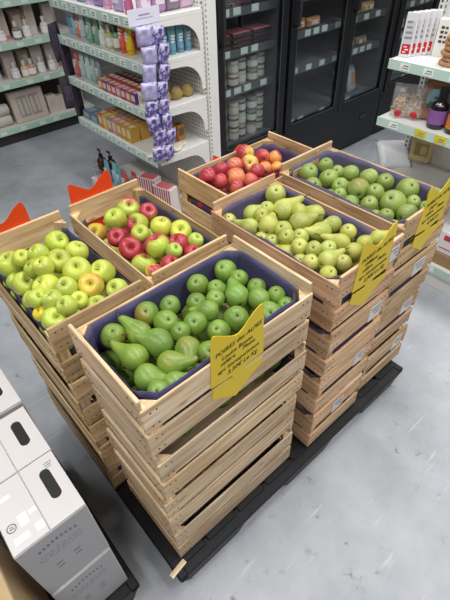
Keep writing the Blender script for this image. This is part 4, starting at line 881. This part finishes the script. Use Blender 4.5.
o = carton_item(.06, .05, .07, '#f0ede6', '#d8c890'); facing(GX0+.045, 1.625, .8152, o, 'white and gold box at the near end of the third shelf', 'box', G)
for j in range(3):
    bm = bmesh.new(); bmesh.ops.create_icosphere(bm, subdivisions=3, radius=.035)
    for v in bm.verts: v.co *= 1+.22*noise.noise(v.co*60+Vector((j*9, 0, 0)))
    for v in bm.verts: v.co.z = max(-.028, v.co.z)+.028
    o = mesh_obj('sponge', bm, plain('#a8925a', .9, bump=.8, bscale=90), None, True); place(o, 1.2+.075*j, 1.6, .8152, 0, f'round tan sponge on the third shelf, {ORD[j+1]} from the front', 'sponge', 'tan sponges')
# fourth shelf
for j, (y, nm) in enumerate(((2.345, 'far'), (2.245, 'near'))):
    o = carton_item(.085, .09, .045, '#7d94a6', '#a8bac6'); facing(GX0+.07, y, .5652, o, f'blue-grey soap box at the far end of the fourth shelf, {nm} one of two', 'box', G)
c4 = [('#c77a34', 'rust orange'), ('#e0b83c', 'yellow'), ('#b8889c', 'dusty mauve'), ('#d49aa8', 'pink'), ('#d8923c', 'orange'), ('#cf9a54', 'amber'), ('#d8a848', 'golden')]
for j, (c, nm) in enumerate(c4):
    for q in range(3):
        o = carton_item(.05, .06, .085, c, '#efd9a8'); facing(GX0+.05+.07*q, 2.15-.054*j, .5652, o, f'{nm} soap box on the fourth shelf, {["front", "second", "third"][q]} in its file', 'box', 'soap boxes on the fourth shelf')
for j in range(2):
    o = carton_item(.05, .05, .09, '#c28238', '#7a5a3a'); place(o, 1.25+.06*j, 1.66, .5652, 0, f'brown box behind the hanging sachets on the fourth shelf, {["left", "right"][j]} one', 'box', G)
for j, (x, y, rz) in enumerate(((1.10, 1.58, .3), (1.16, 1.56, -.2), (1.23, 1.57, .5))):
    bm = bmesh.new(); n_ = 10; vs = []
    for i in range(n_+1): vs.append([bm.verts.new(((i/n_-.5)*.13, (q/6-.5)*.06, .008+.008*math.sin(i*1.3+q)*.6)) for q in range(7)])
    for i in range(n_):
        for q in range(6): bm.faces.new((vs[i][q], vs[i+1][q], vs[i+1][q+1], vs[i][q+1]))
    o = mesh_obj('cloth_strap', bm, plain('#e4dccb', .9, bump=.4), None, True); o.modifiers.new('t', 'SOLIDIFY').thickness = .006
    place(o, x, y, .569, rz, f'cream cloth bath strap on the fourth shelf, {["left", "middle", "right"][j]} of three', 'strap', 'cream straps on the fourth shelf')
# base shelf
for j, (x, y) in enumerate(((1.12, 2.37), (1.15, 2.29))):
    o = bottle_item(.032, .20, '#4a2414', '#141414', '#3a1c12', True); facing(x, y, .1402, o, f'amber pump bottle with black pump on the base shelf, {["far", "near"][j]} one of two', 'bottle', G)
for j, (x, y, c, nm) in enumerate(((1.09, 2.24, '#7cc0cc', 'teal'), (1.11, 2.17, '#8cccd6', 'light teal'), (1.10, 2.10, '#6fb3c0', 'deep teal'), (1.10, 2.03, '#d8605c', 'coral red'), (1.13, 1.96, '#c84858', 'red'), (1.10, 1.90, '#d8787a', 'salmon'))):
    o, b = tube_item(.17, .06, c, c); add_label(o, b, '#eef2f2'); facing(x, y, .1402, o, f'{nm} tube standing on the base shelf behind the wire fence', 'tube', G)
for j in range(2):
    bm = bmesh.new(); box(bm, -.07, .07, -.035, .035, 0, .2, .002)
    o = mesh_obj('striped_box', bm, plain('#e9d8d4', .5))
    bm = bmesh.new()
    for k in range(8): box(bm, -.068+.0175*k, -.060+.0175*k, -.0356, .0356, .004, .196)
    mesh_obj('stripes', bm, plain('#a8323c', .5), o)
    bm = bmesh.new(); box(bm, -.05, .05, -.03, .03, .2, .2012); mesh_obj('lid_panel', bm, plain('#d86a70', .5), o)
    place(o, 1.14+.0*j, 1.79-.17*j, .1402, -PI/2+.35-.1*j, f'red and white striped gift box on the base shelf, {["far", "near"][j]} one', 'box', 'striped gift boxes')

# ------------------------------------------------------------------ hanging strip of lavender sachets
o = empty('sachet_strip', (1.085, 1.5175, 1.235)); tag(o, 'white header card and hanging strip clipped to the end of the white shelving unit', 'hanging strip')
bm = bmesh.new(); box(bm, -.085, .085, -.001, .001, -.03, .035, .0005); hc = mesh_obj('header_card', bm, plain('#e3e2ee', .4), o)
bm = bmesh.new(); box(bm, -.03, .03, -.0017, -.001, .006, .012); box(bm, -.045, .045, -.0017, -.001, -.006, -.003); mesh_obj('lettering', bm, plain('#9a94bc', .5), hc)
bm = bmesh.new(); box(bm, -.012, .012, -.0006, .0006, -.66, -.03); mesh_obj('strip', bm, FILM, o)
def lav_mat():
    m = bpy.data.materials.new('lavender_sachet'); m.use_nodes = True
    nt = m.node_tree; b = nt.nodes['Principled BSDF']; L = nt.links.new
    tc = N(nt, 'ShaderNodeTexCoord'); oi = N(nt, 'ShaderNodeObjectInfo'); n = N(nt, 'ShaderNodeTexNoise'); n.inputs['Scale'].default_value = 42; n.inputs['Detail'].default_value = 3
    L(tc.outputs['Object'], n.inputs['Vector']); r_ = ramp(nt, [(.46, (0, 0, 0, 1)), (.54, (1, 1, 1, 1))]); L(n.outputs['Fac'], r_.inputs['Fac'])
    mx = N(nt, 'ShaderNodeMix', data_type='RGBA'); L(r_.outputs['Color'], mx.inputs['Factor']); L(oi.outputs['Color'], mx.inputs['A']); mx.inputs['B'].default_value = lin('#c6c2e0')
    L(mx.outputs['Result'], b.inputs['Base Color']); b.inputs['Roughness'].default_value = .3; return m
LAV = lav_mat()
for r_ in range(8):
    for c_ in range(2):
        s = pouch_item(.075, .085, .035, '#6e5fa8', 'sachet', None, LAV)
        s.color = lin('#a9a2d2') if (r_ < 4 and c_ == 0) else lin('#5a4a98')
        x = 1.055+.068*c_+.012*math.sin(r_*1.3); z = 1.125-.079*r_-(.01 if c_ else 0)
        s.scale = (gr.uniform(.9, 1.1), 1, gr.uniform(.95, 1.08)); s.delta_rotation_euler = (0, gr.uniform(-.2, .2), 0)
        place(s, x+gr.uniform(-.006, .006), 1.497-.004*(r_ % 2), z, .3*(1 if c_ else -1), f'lavender sachet on the hanging strip, {["left", "right"][c_]} column, {ORD[r_+1]} from the top', 'sachet', 'lavender sachets on the hanging strip', lean=.12)

# dark bath mitts hanging at the far end
for j, (x, z0, h) in enumerate(((1.04, .90, .2), (1.075, .76, .24), (1.045, .745, .0), (1.085, .555, .22))):
    if h == 0: continue
    o = pouch_item(.1, h, .035, '#39323e', 'bath_mitt', '#4a4250', plain('#3b3440', .9, bump=.5)); 
    place(o, x, 2.44, z0, .6, f'dark purple-grey bath mitt hanging at the far end of the white unit, {["topmost", "middle", "", "lowest"][j]}', 'bath mitt', 'dark mitts at the far end', lean=0)
o = pouch_item(.085, .19, .035, '#39323e', 'bath_mitt', '#4a4250', plain('#3b3440', .9, bump=.5)); place(o, 1.035, 2.435, .62, -.3, 'dark purple-grey bath mitt hanging in front of the left shelving, beside the others', 'bath mitt', 'dark mitts at the far end')

# ------------------------------------------------------------------ shelving along the back left
LX0, LX1, LY0, LY1 = .25, 1.78, 3.70, 4.12
w = empty('wall_shelving', ((LX0+LX1)/2, LY0, 0)); tag(w, 'grey-white shelving against the back wall with mint rails and beige packages', 'shelving unit')
bpy.context.view_layer.update()
bm = bmesh.new(); box(bm, LX0, LX1, LY1, LY1+.02, .1, 1.7); under(mesh_obj('back_panel', bm, plain('#5d5850', .7)), w)
for z in (.145, .495, .775, 1.055, 1.34):
    bm = bmesh.new(); box(bm, LX0, LX1, LY0, LY1, z-.022, z, .002); sh = mesh_obj('shelf', bm, plain('#d8d6d0', .5)); under(sh, w)
    bm = bmesh.new(); box(bm, LX0, LX1, LY0-.008, LY0, z-.045, z+.004, .001); mesh_obj('price_rail', bm, plain('#b8d8c4', .4), sh)
    for k in range(9):
        bm = bmesh.new(); a = LX0+.1+.17*k+gr.uniform(-.03, .03); box(bm, a, a+.055, LY0-.0105, LY0-.009, z-.037, z-.006); mesh_obj('ticket', bm, plain('#dfeee4', .4), sh)
bm = bmesh.new(); box(bm, LX0, LX1, LY0+.05, LY1, 0, .1); under(mesh_obj('plinth', bm, plain('#3a3836', .6)), w)
for x in (LX0, LX1-.03):
    bm = bmesh.new(); box(bm, x, x+.03, LY1-.02, LY1+.03, 0, 1.75, .002); under(mesh_obj('upright', bm, WHITE), w)
GL = 'beige home fragrance goods on the back shelving'
def tall(x, z, wd, h, c, lab, panel='#cdbfb4', y=LY0+.12, band=None):
    o = carton_item(wd, .07, h, c, panel); place(o, x, y, z+.0002, gr.uniform(-.1, .1), lab, 'box', GL)
    if band:
        bm = bmesh.new(); box(bm, -wd/2-.0006, wd/2+.0006, -.0358, .0358, .004, h*.14); mesh_obj('colour_band', bm, plain(band, .5), o)
def diffuser(x, z, c, lab, y=LY0+.06, reeds=True):
    o = bottle_item(.033, .13, c, '#cfcac4', '#f4f0ee', False, 'diffuser_bottle'); place(o, x, y, z+.0002, 0, lab, 'diffuser', GL)
    if reeds:
        bm = bmesh.new()
        for k in range(4): tube_path(bm, [(0, 0, .12), (-.05+.03*k, .01*k, .25)], .0022)
        mesh_obj('reeds', bm, plain('#a07c58', .8), o)
S3, S2, S1, S4 = .775, .495, .145, 1.055
bx = [(1.10, .09, .19), (1.205, .07, .21), (1.44, .075, .22), (1.02, .08, .2), (1.6, .07, .2), (1.33, .08, .19)]
for j, (x, wd, h) in enumerate(bx): tall(x, S3, wd, h, ['#c6b7ac', '#d8ccc4', '#ddd2ca', '#cbb9ae', '#d2c6bc', '#9c8f86'][j], f'tall beige diffuser box on the upper back shelf, {["second", "third", "fifth", "first", "sixth", "fourth"][j]} from the left', y=LY0+.15, band='#e0806c' if j == 1 else None)
for j, (x, c) in enumerate(((1.10, '#c4c8d4'), (1.155, '#d8c8cc'), (1.28, '#8a7c74'), (1.365, '#e2e0e2'), (1.52, '#d6d8d8'))): diffuser(x, S3, c, f'pale diffuser bottle at the front of the upper back shelf, {ORD[j+1]} from the left', reeds=j in (2, 3))
bx = [(1.02, .09, .2), (1.165, .1, .2), (1.29, .09, .19), (1.41, .1, .2), (1.54, .09, .2), (1.65, .08, .18)]
for j, (x, wd, h) in enumerate(bx): tall(x, S2, wd, h, ['#b8aca2', '#c6bab0', '#a0948a', '#cabeb4', '#d2c6bc', '#c8beb6'][j], f'beige fragrance box on the middle back shelf, {ORD[j+1]} from the left', y=LY0+.15)
for j, (x, c) in enumerate(((1.17, '#cdd3dc'), (1.255, '#d8b48c'), (1.315, '#c49a7c'), (1.40, '#dcd8de'), (1.5, '#d8cfc6'))): diffuser(x, S2, c, f'small scented candle bottle on the middle back shelf, {ORD[j+1]} from the left', reeds=j == 1)
for j, x in enumerate((1.17, 1.24, 1.36, 1.47, 1.58)): tall(x, S4, .075, .2, ['#cbbfb4', '#b8b0a8', '#d2c8be', '#c0b4aa', '#d8cec6'][j], f'beige box on the top back shelf, {ORD[j+1]} from the left')
# framed gift set, rolled cloth, small boxes on the base shelf
r = empty('gift_box', (1.20, LY0+.07, S1+.001)); tag(r, 'large open beige gift box showing two grey panels on the base back shelf', 'gift box', GL)
bm = bmesh.new(); box(bm, -.15, .15, -.02, .05, 0, .25, .003); mesh_obj('case', bm, plain('#cdbfb2', .6), r)
bm = bmesh.new(); box(bm, -.10, -.005, -.0212, -.02, .04, .21); box(bm, .01, .10, -.0212, -.02, .04, .21); mesh_obj('window_panel', bm, plain('#a39a94', .5), r)
bm = bmesh.new()
for x in (-.075, -.03, .035, .08): box(bm, x-.012, x+.012, -.0222, -.0212, .06, .19)
mesh_obj('product_print', bm, plain('#c8beb6', .5), r)
r.rotation_euler = (-.12, 0, .0)
for j, (x, wd, h) in enumerate(((1.42, .09, .15), (1.50, .08, .13), (1.58, .1, .2), (1.68, .09, .16))): tall(x, S1, wd, h, ['#d6ccc4', '#cfc4bb', '#b9ab9e', '#d8d0ca'][j], f'pale box on the base back shelf right of the gift box, {ORD[j+1]} from the left')
for j in range(2):
    bm = bmesh.new(); lathe(bm, [(0, -.09), (.04, -.09), (.045, -.08), (.047, 0), (.045, .08), (.04, .09), (0, .09)], 16)
    for v in bm.verts: v.co = Vector((v.co.z, v.co.x*(1+.08*noise.noise(v.co*40)), v.co.y+.045))
    o = mesh_obj('rolled_cloth', bm, plain('#cfc6bd', .9, bump=.5), None, True); place(o, .93, LY0+.1, S1+.001+.088*j, 0, f'rolled pale cloth at the left end of the base back shelf, {["lower", "upper"][j]}', 'cloth', GL)

# ------------------------------------------------------------------ glass-door fridges
BLK = plain('#111216', .38, var=.02); DGR = plain('#24262a', .5); INN = plain('#34363a', .6)
FY = 1.57
def fridge(x0, x1, doors, label, plate=None):
    r = empty('display_fridge', ((x0+x1)/2, FY+.35, 0)); tag(r, label, 'fridge', 'black glass-door fridges'); bpy.context.view_layer.update()
    H = 2.0
    bm = bmesh.new()
    box(bm, x0, x0+.03, FY+.045, FY+.72, 0, H, .003); box(bm, x1-.03, x1, FY+.045, FY+.72, 0, H, .003); box(bm, x0+.03, x1-.03, FY+.70, FY+.72, 0, H); box(bm, x0+.03, x1-.03, FY+.045, FY+.70, H-.05, H)
    box(bm, x0+.03, x1-.03, FY+.045, FY+.70, 0, .36)
    under(mesh_obj('cabinet_body', bm, BLK), r)
    bm = bmesh.new(); box(bm, x0, x1, FY+.02, FY+.045, .03, .365, .004); kp = mesh_obj('kick_panel', bm, BLK); under(kp, r)
    if plate:
        bm = bmesh.new(); box(bm, plate-.045, plate+.045, FY+.0165, FY+.02, .2, .255, .001); box(bm, plate-.035, plate+.035, FY+.0158, FY+.0165, .225, .245, 0, 1)
        mesh_obj('vent_plate', bm, [BLK, plain('#3c3e44', .3)], kp)
    bm = bmesh.new(); box(bm, x0+.031, x1-.031, FY+.69, FY+.699, .37, H-.06); under(mesh_obj('inner_back', bm, plain('#5a5d62', .5)), r)
    for xx in (x0+.0305, x1-.0325):
        bm = bmesh.new(); box(bm, xx, xx+.002, FY+.06, FY+.69, .37, H-.06); under(mesh_obj('inner_side', bm, plain('#4a4d52', .5)), r)
    zs = (.395, .735, .945, 1.15, 1.4)
    for z in zs:
        bm = bmesh.new(); box(bm, x0+.035, x1-.035, FY+.09, FY+.66, z-.012, z, .001); sh = mesh_obj('wire_shelf', bm, plain('#74777c', .4, .3)); under(sh, r)
        bm = bmesh.new(); box(bm, x0+.04, x1-.04, FY+.083, FY+.09, z-.03, z+.012); mesh_obj('shelf_rail', bm, plain('#55585c', .4), sh)
        x = x0+.13
        while x < x1-.12:
            if gr.random() < (.95 if z > .5 else .4):
                bm = bmesh.new(); box(bm, x, x+.055, FY+.081, FY+.0828, z-.022, z+.014); mesh_obj('price_tag', bm, plain('#c6d8cc', .45), sh)
            x += gr.choice((.085, .1, .14))
    for a, b in doors:
        lf = lamp((a+b)/2, FY+.12, H-.075, b-a-.2, .03, 1.6); lf.name = 'fridge_fill_light'; lf.rotation_euler = (.35, 0, 0)  # added fill lamp that brightens the goods behind each door
        bm = bmesh.new(); t = .055
        box(bm, a, a+t, FY, FY+.035, .37, H-.03, .003); box(bm, b-t, b, FY, FY+.035, .37, H-.03, .003); box(bm, a+t, b-t, FY, FY+.035, .37, .42, .002); box(bm, a+t, b-t, FY, FY+.035, H-.08, H-.03, .002)
        d = mesh_obj('door', bm, BLK); under(d, r)
        bm = bmesh.new(); box(bm, a+t, b-t, FY+.014, FY+.018, .42, H-.08); mesh_obj('glass_pane', bm, GLASS, d)
        bm = bmesh.new(); tube_path(bm, [(a+.03, FY, 1.02), (a+.03, FY-.03, 1.03), (a+.03, FY-.035, 1.1), (a+.03, FY-.035, 1.7), (a+.03, FY-.03, 1.77), (a+.03, FY, 1.78)], .011, 8); mesh_obj('handle', bm, DGR, d, True)
        bm = bmesh.new()
        for xx in (a+t, b-t-.006): box(bm, xx, xx+.006, FY-.001, FY+.002, .42, H-.08)
        box(bm, a+t, b-t, FY-.001, FY+.002, .42, .426); mesh_obj('glass_trim', bm, plain('#6a6d72', .25, .8), d)
    return r
fridge(1.53, 2.125, [(1.545, 2.115)], 'black glass-door fridge with stacked jars, left one behind the rear apple crate')
fridge(2.135, 3.315, [(2.14, 2.722), (2.728, 3.305)], 'wide black two-door glass fridge in the middle of the back row', 3.11)
fridge(3.325, 4.5, [(3.33, 3.91), (3.92, 4.49)], 'black glass-door fridge at the far right end of the row')
GF = 'chilled goods in the fridges'
for (z, n, hh) in ((.9452, 3, .028), (1.1502, 2, .035)):
    for c_ in range(3):
        for lv in range(n):
            bm = bmesh.new(); box(bm, -.075, .075, -.06, .06, 0, hh-.008, .004); o = mesh_obj('meat_tray', bm, plain('#2c2426', .5))
            bm = bmesh.new(); box(bm, -.068, .068, -.054, .054, hh-.0079, hh, .004); mesh_obj('sliced_meat', bm, plain(['#b0606a', '#c07078', '#a85058'][(lv+c_) % 3], .35), o)
            place(o, 1.68+.165*c_, FY+.17, z+hh*lv, 0, f'pink meat tray, {["left", "middle", "right"][c_]} pile on the {"upper" if z > 1 else "lower"} meat shelf, {ORD[n-lv]} from the top', 'tray', GF)
for zi, z in enumerate((.3952, .7352)):
    for c_ in range(6):
        for lv in range(3 if zi == 0 else 2):
            hh = .082 if zi == 0 else .075
            o = jar_item(.036, hh, ['#8a7a5c', '#6a7a4c', '#9a8468', '#7a5a48', '#b8a888', '#5c6650'][(c_+lv+zi) % 6], ['#b8b8b4', '#8a8f94', '#d0cec8'][c_ % 3], '#c8ccc4')
            place(o, 1.63+.082*c_, FY+.15+.02*(c_ % 2), z+hh*lv, 0, f'small jar in the left fridge, {["bottom", "second"][zi]} shelf, {ORD[c_+1]} stack, {ORD[(3 if zi == 0 else 2)-lv]} from the top', 'jar', GF)
for j, (x, z, c, wd, h, nm) in enumerate(((2.36, .9452, '#a87848', .16, .07, 'brown bread pack'), (2.52, .9452, '#b4845c', .13, .06, 'tan pastry pack'), (2.40, 1.1502, '#7a5c3c', .15, .08, 'brown loaf pack'), (2.95, .9452, '#b89c74', .2, .08, 'pale flatbread pack'), (3.12, .9452, '#a88c60', .15, .07, 'tan flatbread pack'), (2.93, .7352, '#9c8458', .18, .07, 'folded tan pack'), (3.1, .7352, '#87745a', .14, .06, 'brown folded pack'))):
    o = pouch_item(wd, h, .06, c, 'food_pack', '#d8d0bc'); place(o, x, FY+.16, z, 0, f'{nm} in the wide fridge, {ORD[j+1]} of the packs listed left to right by shelf' if False else f'{nm} on the {["upper", "top", "second"][0 if z < 1 and z > .8 else (1 if z > 1 else 2)]} shelf of the wide fridge', 'food pack', GF)
for j, x in enumerate((2.93, 3.08)):
    o = pouch_item(.11, .2, .05, '#a9b6bc', 'snack_bag', '#c08a5a'); place(o, x, FY+.15, .3952, .1, f'blue-grey and orange bag standing at the bottom of the wide fridge, {["left", "right"][j]} one', 'bag', GF, lean=-.25)
for j, (x, z, c) in enumerate(((3.45, .7352, '#8a8a4c'), (3.6, .7352, '#a05a4c'), (3.75, .7352, '#4c7a5c'), (3.45, .9452, '#b09a3c'), (3.6, .9452, '#6a8a9c'), (3.75, .9452, '#9c6a4c'), (3.5, 1.1502, '#8a9a4c'), (3.7, 1.1502, '#b8a44c'), (3.5, .3952, '#7a6a5c'), (3.7, .3952, '#5c6a7a'))):
    o = pouch_item(.12, .13, .06, c, 'food_pack', '#cfc8b4'); place(o, x, FY+.16, z, 0, f'{["olive", "rust", "green", "mustard", "blue-grey", "brown", "lime", "yellow", "taupe", "slate"][j]} food pack in the far right fridge', 'food pack', GF)

# ------------------------------------------------------------------ shelving on the right
RX0, RX1, RYE, RYN = 2.05, 2.46, .83, -.75
s = empty('shop_gondola', ((RX0+RX1)/2, 0, 0)); tag(s, 'white shelving unit on the right with yellow tickets, jars and packs', 'shelving unit'); bpy.context.view_layer.update()
ZS = {'top': 1.0, 'mid': .715}
sh = shelf_x(None, 'shelf', RX0, RX1, RYN, RYE, 1.0, (RYE-.004,), 0, 12); under(sh, s)
sh = shelf_x(None, 'shelf', RX0, RX1, RYN, RYE, .715, (), (.57, .46, .2), 12); under(sh, s)
bm = bmesh.new(); box(bm, 1.875, RX1, RYN, RYE, 0.0, .13, .002); b_ = mesh_obj('base_shelf', bm, WHITE); under(b_, s)
bm = bmesh.new(); box(bm, 1.867, 1.875, RYN, RYE, .085, .133, .001); mesh_obj('price_rail', bm, MINT, b_)
for yy in (.24, .05, -.2):
    bm = bmesh.new(); box(bm, 1.8655, 1.867, yy-.03, yy+.03, .092, .126); mesh_obj('ticket', bm, TICK, b_)
bm = bmesh.new(); box(bm, RX1-.012, RX1, RYN, RYE-.02, .13, 1.7); under(mesh_obj('back_panel', bm, WHITE), s)
bm = bmesh.new(); box(bm, RX1-.045, RX1-.012, RYE-.03, RYE, .0, 1.75, .002)
for k in range(60): box(bm, RX1-.035, RX1-.024, RYE-.0312, RYE-.0295, .1+k*.026, .114+k*.026, 0, 1); box(bm, RX1-.0462, RX1-.0445, RYE-.02, RYE-.01, .1+k*.026, .114+k*.026, 0, 1)
under(mesh_obj('upright', bm, [WHITE, plain('#55565a', .5)]), s)
GRR = 'groceries on the right shelving'
for j, (x, y) in enumerate(((2.12, .795), (2.15, .785), (2.18, .772), (2.21, .76), (2.24, .748))):
    o = carton_item(.055, .02, .19, '#dcdcdf', '#c9c9cf', 'snack_pack')
    bm = bmesh.new(); box(bm, -.02, .02, -.0114, -.0108, .015, .058); mesh_obj('red_emblem', bm, plain('#c4202c', .4), o)
    bm = bmesh.new(); box(bm, -.012, .004, -.0119, -.0114, .044, .049); box(bm, -.004, .012, -.0119, -.0114, .032, .037); box(bm, -.013, .002, -.0119, -.0114, .021, .026); mesh_obj('white_mark', bm, plain('#f0e8e8', .4), o)
    bm = bmesh.new()
    for k in range(4): box(bm, -.018, .018-.004*k, -.0112, -.0104, .08+.022*k, .09+.022*k)
    mesh_obj('printed_lines', bm, plain('#8e8e96', .5), o)
    place(o, x, y, 1.0002, -PI/2+.35, f'slim white pack with red emblem, upper right shelf, {ORD[j+1]} from the far end', 'pack', GRR, lean=-.08)
o = carton_item(.13, .05, .16, '#ece9e2', '#e2ded4'); place(o, 2.27, .655, 1.0002, -PI/2+.3, 'cream box with black print beside the crackers on the upper right shelf', 'box', GRR)
bm = bmesh.new()
for k in range(4): box(bm, -.05, -.035, -.0262, -.0256, .06+.02*k, .072+.02*k); box(bm, -.03, -.018, -.0262, -.0256, .06+.02*k, .07+.02*k)
mesh_obj('black_print', bm, plain('#3a3a3c', .5), o)
for j in range(6):
    bm = bmesh.new(); lathe(bm, [(0, 0), (.05, 0), (.056, .006), (.056, .014), (.05, .02), (0, .02)], 20)
    for v in bm.verts: v.co += Vector((0, 0, .004*noise.noise(v.co*70)))
    o = mesh_obj('rice_cake', bm, plain('#b88a62', .85, bump=.9, bscale=110), None, True); place(o, 2.15+.004*math.sin(j*2), .56+.006*math.cos(j*3), 1.0002+.0215*j, j, f'round brown rice cake on the upper right shelf, {ORD[6-j]} from the top of its pile', 'rice cake', 'pile of rice cakes')
def pasta_bag(x, y, z, j):
    o = pouch_item(.095, .17, .07, '#d8c49a', 'pasta_bag', None, FILM)
    bm = bmesh.new(); rr = random.Random(j)
    for k in range(46):
        p = Vector((rr.uniform(-.034, .034), rr.uniform(-.02, .02), rr.uniform(.02, .115))); d = Vector((rr.uniform(-1, 1), rr.uniform(-1, 1), rr.uniform(-1, 1))).normalized()*.013
        tube_path(bm, [p-d, p, p+d], .0045, 5)
    q = mesh_obj('pasta', bm, plain('#d6b67c', .6), o, True); q['kind'] = 'stuff'
    bm = bmesh.new(); lathe(bm, [(0, .128), (.016, .13), (.014, .14), (.02, .15), (0, .15)], 10); mesh_obj('tie', bm, plain('#c8c8cc', .3, .6), o)
    bm = bmesh.new(); bmesh.ops.create_uvsphere(bm, u_segments=10, v_segments=6, radius=.019)
    for v in bm.verts: v.co = Vector((v.co.x, v.co.y*.3-.036, v.co.z+.03))
    mesh_obj('red_tag', bm, plain('#c22a34', .4), o, True)
    place(o, x, y, z, -PI/2+.35, f'clear bag of pasta with a red tag on the middle right shelf, {["far", "near"][j]} one', 'pasta bag', GRR)
pasta_bag(2.12, .755, .7155, 0); pasta_bag(2.15, .68, .7155, 1)
o = pouch_item(.13, .2, .06, '#a8795a', 'paper_bag', None); 
bm = bmesh.new(); lathe(bm, [(0, 0), (.048, 0)], 24); 
for v in bm.verts: v.co = Vector((v.co.x, -.034, v.co.y*1.15+.115))
lb = mesh_obj('label', bm, plain('#86aebc', .5), o)
bm = bmesh.new()
for (a, b, c, d) in ((-.04, .04, .072, .095), (-.03, .02, .095, .106), (-.012, .035, .12, .132)): box(bm, a, b, -.0352, -.0345, c, d)
mesh_obj('landscape_print', bm, plain('#4a6a4c', .5), lb)
place(o, 2.19, .60, .7155, -PI/2+.35, 'brown paper bag with a round landscape label on the middle right shelf', 'bag', GRR)
for j, (y, lc, nm) in enumerate(((.545, '#8a5aa0', 'purple'), (.445, '#e08030', 'orange'), (.31, '#7a9a4a', 'green'))):
    o = bottle_item(.045, .19, '#1c1218', '#19161a', lc, False, 'juice_bottle', .5); place(o, 2.13, y, .7152, -PI/2, f'dark glass bottle with {nm} label on the middle right shelf', 'bottle', GRR)
# bags on and above the base shelf
o = pouch_item(.2, .25, .05, '#c9cacd', 'foil_bag', '#b4b6ba'); o.data.materials[0] = plain('#dcdde0', .32, bump=.5, bscale=30)
place(o, 2.26, .76, .36, 2.35, 'silver foil bag lying across the stock at the end of the right shelving', 'bag', GRR, lean=1.25)
o = pouch_item(.13, .17, .06, '#c4b07c', 'gold_bag', '#a08a54'); place(o, 2.36, .68, .40, -PI/2+.3, 'gold foil bag hanging under the middle right shelf', 'bag', GRR)
bm = bmesh.new(); box(bm, -.16, .16, -.13, .13, 0, .235, .003); o = mesh_obj('stock_box', bm, plain('#cdcac4', .6)); place(o, 2.29, .63, .1302, 0, 'white stock box on the base shelf under the silver bag', 'box', GRR)
bm = bmesh.new(); box(bm, -.14, .14, -.1305, -.13, .05, .18); mesh_obj('label', bm, plain('#b9b5ae', .6), o)
r = empty('stock_box', (2.0, .13, .1305)); tag(r, 'cardboard tray with white wrapped packs and red print, low on the right shelving', 'box', GRR)
bm = bmesh.new(); box(bm, -.1, .1, -.13, .13, 0, .07, .002); mesh_obj('tray', bm, plain('#a5835c', .7), r)
bm = bmesh.new(); box(bm, -.095, .095, -.125, .125, .07, .2, .006); mesh_obj('wrapped_packs', bm, plain('#dcd8da', .4), r)
bm = bmesh.new()
for yy in (-.08, .0, .08): box(bm, -.0957, -.0951, yy-.02, yy+.02, .15, .18); box(bm, -.0957, -.0951, yy-.03, yy+.03, .1, .106)
mesh_obj('red_print', bm, plain('#c0363c', .5), r)

# ------------------------------------------------------------------ light: rows of fluorescent battens on the shop ceiling
for x in (-1.0, .9, 2.8):
    for y, e in ((-1.5, 1.1), (.2, 1.05), (1.9, .6)):
        lamp(x, y, 3.1, .25, 1.3, ENERGY*e)
W_ = bpy.data.worlds.new('shop_ambient'); SC.world = W_; W_.use_nodes = True
W_.node_tree.nodes['Background'].inputs['Color'].default_value = (.93, .96, 1, 1); W_.node_tree.nodes['Background'].inputs['Strength'].default_value = AMB

# ------------------------------------------------------------------ camera
cam = bpy.data.cameras.new('camera'); co = bpy.data.objects.new('camera', cam); COL.objects.link(co); SC.camera = co
cam.sensor_fit = 'VERTICAL'; cam.sensor_height = 24; cam.lens = 24*446.85/600; cam.clip_start = .02
yaw, pit, rol = CAMANG
fwd = Vector((math.cos(pit)*math.cos(yaw), math.cos(pit)*math.sin(yaw), -math.sin(pit))); right = Vector((math.sin(yaw), -math.cos(yaw), 0)); up = right.cross(fwd)
r2 = math.cos(rol)*right+math.sin(rol)*up; u2 = -math.sin(rol)*right+math.cos(rol)*up
M = Matrix((r2, u2, -fwd)).transposed().to_4x4(); M.translation = CAM; co.matrix_world = M
vs = SC.view_settings; vs.view_transform = 'Standard'; vs.look = 'None'; vs.gamma = 1; vs.use_curve_mapping = False; vs.exposure = EXPO
